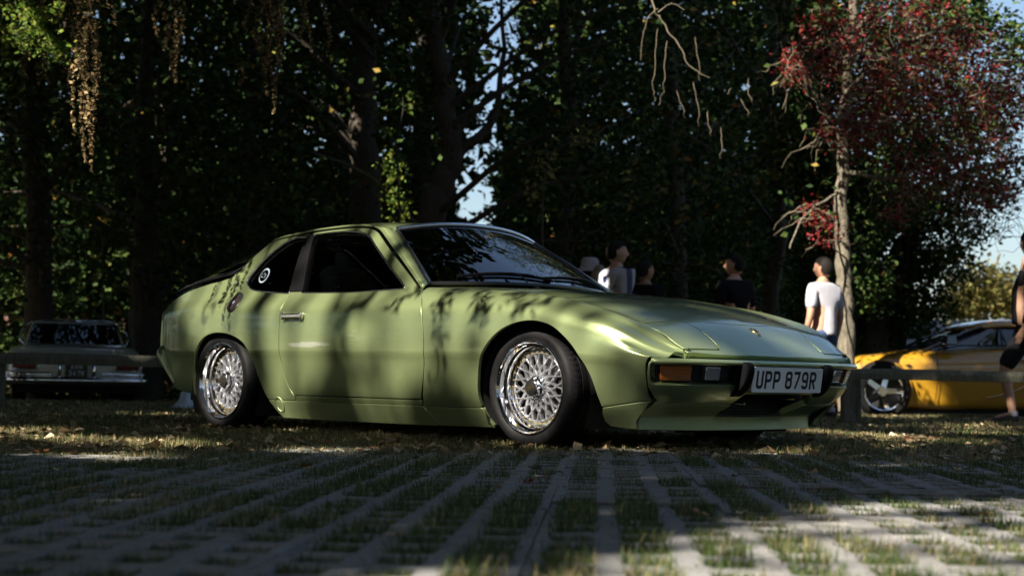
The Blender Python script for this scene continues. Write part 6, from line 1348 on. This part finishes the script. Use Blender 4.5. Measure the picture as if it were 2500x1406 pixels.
for sg in (-1, 1):
    mb = MB(); mb.tube(catmull([(-.60, sg*.665, .815), (-.80, sg*.655, .90), (-1.12, sg*.625, 1.045), (-1.34, sg*.59, 1.12)], 5), .016, 6); mb.build('pillar', blk, yc)
    quadsheet('side_window', [(-1.02, sg*.682, .885), (-1.88, sg*.695, .90), (-1.78, sg*.625, 1.085), (-1.40, sg*.630, 1.085)], M['glass'], yc, 8, (0, sg*.012, 0))
    wh = (0, -2.47)
    for x in wh:
        mb = MB(); aa = np.linspace(-.5, math.pi+.5, 26); mb.tube([(x+.365*math.cos(a), sg*.948, .315+.365*math.sin(a)) for a in aa], .012, 6); mb.build('arch_lip', yel, yc)
        mb = MB(); mb.lathe([(.01, sg*.940), (.358, sg*.952), (.362, sg*.935)], 36, 'y', (x, 0, .315)); mb.build('wheel_well', M['dark'], yc)
        simple_wheel(yc, x, sg*1.04, .315, .325, .26, .245, M['polished'], -sg if False else (-1 if sg < 0 else 1), 5, .05)
    mb = MB(); mb.box((-.86, sg*.82, .935), (.15, .20, .12), taper=.8); mb.box((-.84, sg*.70, .88), (.05, .12, .03)); mb.build('door_mirror', blk, yc, bevel=.03, seg=3)
    mb = MB(); mb.tube(catmull([(-.66, sg*.900, .20), (-.69, sg*.925, .5), (-.70, sg*.875, .72), (-.69, sg*.80, .80)], 4), .004, 5); mb.build('door_gap', M['ink'], yc)
    mb = MB(); mb.tube([(-.02, sg*.80, .772), (-.20, sg*.86, .735)], .014, 6, flat=.5); mb.build('bonnet_vent', M['ink'], yc)
    mb = MB(); mb.tube([(-1.70, sg*.905, .705), (-1.86, sg*.915, .71)], .012, 8, flat=.6); mb.build('door_handle', blk, yc)
    mb = MB(); mb.tube(catmull([(-1.3, sg*.885, .25), (-1.6, sg*.915, .33), (-1.9, sg*.935, .47), (-2.1, sg*.95, .54)], 4), .010, 6); mb.build('side_scoop_edge', yel, yc)
mb = MB(); mb.box((-1.25, 0, .09), (2.1, 1.5, .06)); mb.build('floor_pan', M['dark'], yc)
mb = MB(); mb.box((-1.75, .36, .80), (.18, .42, .5)); mb.box((-1.75, -.36, .80), (.18, .42, .5)); mb.build('seat_back', M['cloth'], yc, bevel=.05)
# ------------------------------------------------------------------ low building beyond
M['slate'] = simple('roof_slate', (.045, .047, .055), .6, var=.25, vscale=20); M['brick'] = None
m, nt, b = nodemat('brick_wall'); tc = N_(nt, 'ShaderNodeTexCoord'); br = N_(nt, 'ShaderNodeTexBrick'); mp = N_(nt, 'ShaderNodeMapping'); mp.inputs['Rotation'].default_value = (R(90), 0, 0); nt.links.new(tc.outputs['Object'], mp.inputs[0]); nt.links.new(mp.outputs[0], br.inputs[0]); br.inputs['Scale'].default_value = 4; br.inputs['Color1'].default_value = (.16, .07, .045, 1); br.inputs['Color2'].default_value = (.11, .05, .035, 1); br.inputs['Mortar'].default_value = (.2, .18, .15, 1)
nt.links.new(br.outputs[0], b.inputs['Base Color']); b.inputs['Roughness'].default_value = .9; M['brick'] = m
P = gp(2330, 48); bl = tag(empty('low_building', P, YAW-math.pi/2), 'low brick building with a shallow slate roof behind the yellow coupe', 'building')
mb = MB(); mb.box((.6, 3, .95), (5.6, 5, 1.9)); mb.build('wall', M['brick'], bl)
mb = MB(); V = [(-2.7, -.1, 1.9), (4.0, -.1, 1.9), (4.0, 6.1, 1.9), (-2.7, 6.1, 1.9), (-.4, 3, 2.75), (1.6, 3, 2.75)]; mb.add(V, [(0, 1, 5, 4), (1, 2, 5), (2, 3, 4, 5), (3, 0, 4), (0, 3, 2, 1)]); mb.build('roof', M['slate'], bl, smooth=False)
P = gp(110, 36); bl = tag(empty('brick_wall', P, YAW-math.pi/2), 'long brick wall in deep shade beyond the white saloon', 'wall'); mb = MB(); mb.box((0, 0, .8), (16, .3, 1.9)); mb.build('wall_face', M['brick'], bl)
# ------------------------------------------------------------------ people
def skinmat(name, c): m = simple(name, c, .5, var=.08, vscale=12); m.node_tree.nodes['Principled BSDF'].inputs['Subsurface Weight'].default_value = .08; return m
M['skin'] = skinmat('skin', (.42, .24, .16)); M['skin_dark'] = skinmat('skin_tan', (.30, .165, .105)); M['hair'] = simple('dark_hair', (.010, .008, .007), .75, spec=.15, var=.3, vscale=80); M['blonde'] = simple('blonde_hair', (.20, .15, .085), .5, var=.35, vscale=60)
def cloth(name, c): return simple(name, c, .95, spec=.1, var=.12, vscale=9, bump=.5, bscale=14)
M['tee_white'] = cloth('white_cotton', (.40, .40, .45)); M['tee_black'] = cloth('black_cotton', (.007, .007, .009)); M['denim'] = cloth('denim', (.05, .075, .14)); M['shorts'] = cloth('dark_shorts', (.015, .016, .02)); M['hat'] = cloth('grey_hat', (.30, .26, .27)); M['navy'] = cloth('navy_stripe', (.02, .03, .10)); M['shoe'] = simple('dark_shoe', (.02, .02, .025), .6)
def skin_mesh(name, verts, edges, radii, mat, parent, root=0, sub=2, thick=1.0):
    me = bpy.data.meshes.new(name); me.from_pydata([tuple(map(float, v)) for v in verts], edges, []); me.materials.append(mat); o = bpy.data.objects.new(name, me); COL.objects.link(o); o.parent = parent
    md = o.modifiers.new('skin', 'SKIN'); md.use_smooth_shade = True; sv = me.skin_vertices[0].data
    for i, r in enumerate(radii):
        rr = r if isinstance(r, tuple) else (r, r); sv[i].radius = (rr[0]*thick, rr[1]*thick)
    sv[root].use_root = True
    s2_ = o.modifiers.new('sub', 'SUBSURF'); s2_.levels = sub; s2_.render_levels = sub; return o
def person(loc, face, H, label, skin='skin', hair='hair', top='tee_white', bottom='denim', head_turn=0, arms='down', legs='stand', hat=False, long_hair=False, long_sleeve=False, shorts=False, stripes=False):
    p = tag(empty('person', loc, face), label, 'person'); k = H/1.75
    # local frame: x forward, y left, z up
    def v(x, y, z): return np.array([x, y, z])*k
    hip = v(0, 0, .94); ch = v(.0, 0, 1.20); up = v(-.015, 0, 1.40); nk = v(0, 0, 1.50)
    ht = head_turn; hd = v(.01, 0, 1.60)
    V = [hip, ch, up, nk, v(.012, 0, 1.555)]; Rr = [(.155*k, .115*k), (.155*k, .11*k), (.165*k, .10*k), (.058*k, .06*k), (.056*k, .062*k)]; E = [(0, 1), (1, 2), (2, 3), (3, 4)]
    joints = {}
    for sg, nm in ((1, 'l'), (-1, 'r')):
        sh = v(-.01, sg*.185, 1.405)
        if arms == 'down': el, wr, hnd = v(-.04, sg*.245, 1.12), v(.03, sg*.255, .88), v(.06, sg*.25, .80)
        elif arms == 'phone': el, wr, hnd = v(-.02, sg*.24, 1.13), v(.20, sg*.20, 1.08), v(.28, sg*.15, 1.10)
        else: el, wr, hnd = v(-.03, sg*.25, 1.13), v(.12 if sg > 0 else -.02, sg*.25, .90), v(.17 if sg > 0 else 0, sg*.24, .83)
        if legs == 'walk': kn, an, toe = v(.22*sg, sg*.09, .50), v(.24*sg-.10, sg*.09, .09), v(.24*sg+.06, sg*.10, .035)
        else: kn, an, toe = v(.02, sg*.10, .50), v(-.03, sg*.11, .09), v(.10, sg*.13, .035)
        th = v(0, sg*.095, .86)
        b0 = len(V); V += [sh, el, wr, hnd, th, kn, an, toe]; Rr += [.062*k, .042*k, .028*k, (.040*k, .022*k), (.090*k, .095*k), .058*k, .038*k, (.042*k, .03*k)]
        E += [(2, b0), (b0, b0+1), (b0+1, b0+2), (b0+2, b0+3), (0, b0+4), (b0+4, b0+5), (b0+5, b0+6), (b0+6, b0+7)]
        # fingers
        for f in range(4):
            n0 = len(V); base = hnd+unit(hnd-wr)*.035*k+v(.012*(f-1.5), 0, 0); V += [base, base+unit(hnd-wr)*.055*k+v(.01, 0, 0)]; Rr += [.009*k, .007*k]; E += [(b0+3, n0), (n0, n0+1)]
        n0 = len(V); V += [hnd+v(.035, 0, .0), hnd+v(.05, 0, -.035)]; Rr += [.010*k, .008*k]; E += [(b0+3, n0), (n0, n0+1)]
        joints[nm] = (sh, el, wr, th, kn, an, toe)
    skin_mesh('body', V, E, Rr, M[skin], p)
    # head: shaped ovoid with face, ears, hair
    mb = MB(); c, s_ = math.cos(ht), math.sin(ht); n1, n2 = 20, 26; HV = []
    for i in range(n1+1):
        t = math.pi*i/n1; z = math.cos(t); r = math.sin(t)
        for j in range(n2):
            a = 2*math.pi*j/n2; x, y = r*math.cos(a), r*math.sin(a)
            X = x*.098+(.006 if x > 0 else -.004); Y = y*(.074 if z > -.2 else .074*(1+.38*(z+.2))); Z = z*.118
            if z < -.25 and x > 0: X *= 1-.10*abs(z)
            if x > .6 and abs(y) < .28: X += .026*math.exp(-((z+.10)/.13)**2-(y/.12)**2)        # nose
            if x > .5: X -= .010*math.exp(-((z-.06)/.10)**2-((abs(y)-.33)/.16)**2)              # eye sockets
            if x > .6: X += .005*math.exp(-((z+.42)/.07)**2-(y/.25)**2)                          # mouth
            if x > .4: X += .010*math.exp(-((z+.80)/.15)**2)                                      # chin
            HV.append(((c*X-s_*Y)*k, (s_*X+c*Y)*k, (Z+1.635)*k))
    F = [(i*n2+j, i*n2+(j+1) % n2, (i+1)*n2+(j+1) % n2, (i+1)*n2+j) for i in range(n1) for j in range(n2)]; mb.add(HV, F)
    for sg in (-1, 1):
        e = [(c*X-s_*Y, s_*X+c*Y) for X, Y in ((-.012, sg*.074), (-.020, sg*.090), (-.004, sg*.086))]; 
        mb.add([(e[0][0]*k, e[0][1]*k, 1.665*k), (e[1][0]*k, e[1][1]*k, 1.655*k), (e[1][0]*k, e[1][1]*k, 1.615*k), (e[0][0]*k, e[0][1]*k, 1.600*k), (e[2][0]*k, e[2][1]*k, 1.635*k)], [(0, 1, 4), (1, 2, 4), (2, 3, 4), (0, 4, 3), (0, 3, 2, 1)])
    mb.build('head', M[skin], p, angle=180)
    mb = MB(); HV = []; keep = []
    for i in range(n1+1):
        t = math.pi*i/n1; z = math.cos(t); r = math.sin(t)
        for j in range(n2):
            a = 2*math.pi*j/n2; x, y = r*math.cos(a), r*math.sin(a); g = 1.10+.03*math.sin(9*a+5*z)*.5; X, Y, Z = x*.098*g-.004, y*.076*g, z*.118*1.08+.004
            HV.append(((c*X-s_*Y)*k, (s_*X+c*Y)*k, (Z+1.635)*k)); keep.append(z > (.42 if x > .35 else (.10 if x > -.1 else (-.62 if not long_hair else -.9))))
    F2 = [f for f in F if all(keep[q] for q in f)]; mb.add(HV, F2)
    if long_hair:
        for q in range(26):
            a = math.pi*(.55+.9*q/25); X, Y = .085*math.cos(a), .085*math.sin(a); P = [((c*X*m_-s_*Y*m_)*k, (s_*X*m_+c*Y*m_)*k, z_*k) for m_, z_ in ((.95, 1.68), (1.15, 1.60), (1.25, 1.50), (1.2, 1.40), (1.1, 1.30))]; mb.tube(P, [.018*k, .02*k, .02*k, .018*k, .008*k], 6)
    mb.build('hair', M[hair], p, angle=180)
    # shirt
    l, r = joints['l'], joints['r']; cuff = .62 if not long_sleeve else 1.0
    TV = [v(0, 0, .90), v(0, 0, 1.05), ch, up, v(0, 0, 1.465)]; TR = [(.178*k, .135*k), (.17*k, .128*k), (.172*k, .126*k), (.185*k, .118*k), (.085*k, .075*k)]; TE = [(0, 1), (1, 2), (2, 3), (3, 4)]
    for (sh, el, wr, *_x) in (l, r):
        n0 = len(TV); tip = sh+(el-sh)*.85 if not long_sleeve else el; TV += [sh+v(0, 0, .004), (sh+tip)/2, tip]; TR += [.080*k, .072*k, .068*k if not long_sleeve else .055*k]; TE += [(3, n0), (n0, n0+1), (n0+1, n0+2)]
        if long_sleeve: TV.append(wr); TR.append(.042*k); TE.append((n0+2, n0+3))
    skin_mesh('shirt', TV, TE, TR, M[top], p, 1)
    if stripes:
        for sg, (sh, el, *_x) in ((1, l), (-1, r)):
            for dx in (-.022, 0, .022):
                mb = MB(); d = unit(el-sh); o_ = v(0, sg*.078, 0); mb.tube(catmull([v(dx-.01, sg*.09, 1.475), sh+v(dx, sg*.035, .065), sh+o_*.95+v(dx, 0, .01), (sh+el)/2+o_*.93+v(dx, 0, 0), el+o_*.85+v(dx, 0, .03)], 4), .0055*k, 5); mb.build('sleeve_stripe', M['navy'], p)
        for (zz, w_, h_) in ((1.37, .05, .05), (1.335, .035, .015), (1.20, .10, .022)):
            mb = MB(); mb.box(v(-.128, .02, zz), (.012*k, w_*k, h_*k)); mb.build('back_print', M['navy'], p)
    # trousers / shorts
    BV = [v(0, 0, 1.0), v(0, 0, .90)]; BR = [(.165*k, .125*k), (.172*k, .13*k)]; BE = [(0, 1)]
    for (sh, el, wr, th, kn, an, toe) in (l, r):
        n0 = len(BV); BV += [th, (th+kn)/2, kn]; BR += [(.108*k, .11*k), .095*k, .080*k]; BE += [(1, n0), (n0, n0+1), (n0+1, n0+2)]
        if not shorts: BV += [(kn+an)/2, an+v(0, 0, .02)]; BR += [.070*k, .060*k]; BE += [(n0+2, n0+3), (n0+3, n0+4)]
    skin_mesh('shorts' if shorts else 'trousers', BV, BE, BR, M[bottom], p, 1)
    for (sh, el, wr, th, kn, an, toe) in (l, r):
        d = unit((toe-an)*[1, 1, 0]); mb = MB(); P = [an+d*(-.055*k)+v(0, 0, -.045), an+d*(.02*k)+v(0, 0, -.03), an+d*(.11*k)+v(0, 0, -.05), an+d*(.18*k)+v(0, 0, -.06)]
        mb.tube(catmull(P, 4), np.interp(np.linspace(0, 1, 13), [0, .3, .7, 1], [.034, .050, .042, .028])*k, 10, flat=.85); mb.build('shoe', M['shoe'], p)
        mb = MB(); mb.tube([an+v(0, 0, .03), an+v(0, 0, -.02)], .043*k, 10); mb.build('sock', M['tee_white'], p)
    if hat:
        mb = MB(); mb.lathe([(.0001, 1.775*k), (.075*k, 1.77*k), (.098*k, 1.745*k), (.108*k, 1.665*k), (.112*k, 1.660*k), (.165*k, 1.615*k), (.167*k, 1.610*k), (.112*k, 1.650*k)], 32, 'z'); mb.build('bucket_hat', M['hat'], p, angle=60)
    return p
toR = math.atan2(RH[1], RH[0]); away = YAW; toL = toR+math.pi
def gperson(px, D, *a, **k): P = gp(px, D); return person(P, *a, **k)
gperson(1440, 17.6, toR+R(55), 1.70, 'person in a pale bucket hat and black top seen from behind', top='tee_black', hat=True, bottom='denim')
gperson(1463, 17.2, away+R(20), 1.60, 'person with long blonde hair next to the bucket hat', hair='blonde', long_hair=True, top='tee_black', bottom='denim')
gperson(1506, 16.6, toR+R(28), 1.81, 'person in a white long-sleeved top with dark sleeve stripes looking right', long_sleeve=True, stripes=True, head_turn=R(-22), bottom='denim')
gperson(1576, 17.4, toR+R(40), 1.68, 'dark-haired person in a black shirt right of the striped sleeves', skin='skin_dark', top='tee_black', head_turn=R(-10))
gperson(1795, 16.8, toL-R(55), 1.71, 'person in a black T-shirt with one bare arm lit, head bowed left', top='tee_black', head_turn=R(35), arms='phone', bottom='shorts')
gperson(2012, 16.9, away+R(38), 1.70, 'person in a plain white T-shirt beside the pale trunk', top='tee_white', arms='down', head_turn=R(14), bottom='denim', shorts=True)
gperson(2518, 15.2, toL-R(20), 1.84, 'person in black walking at the right edge of the picture', top='tee_black', bottom='shorts', shorts=True, legs='walk', long_sleeve=True, head_turn=R(-60))
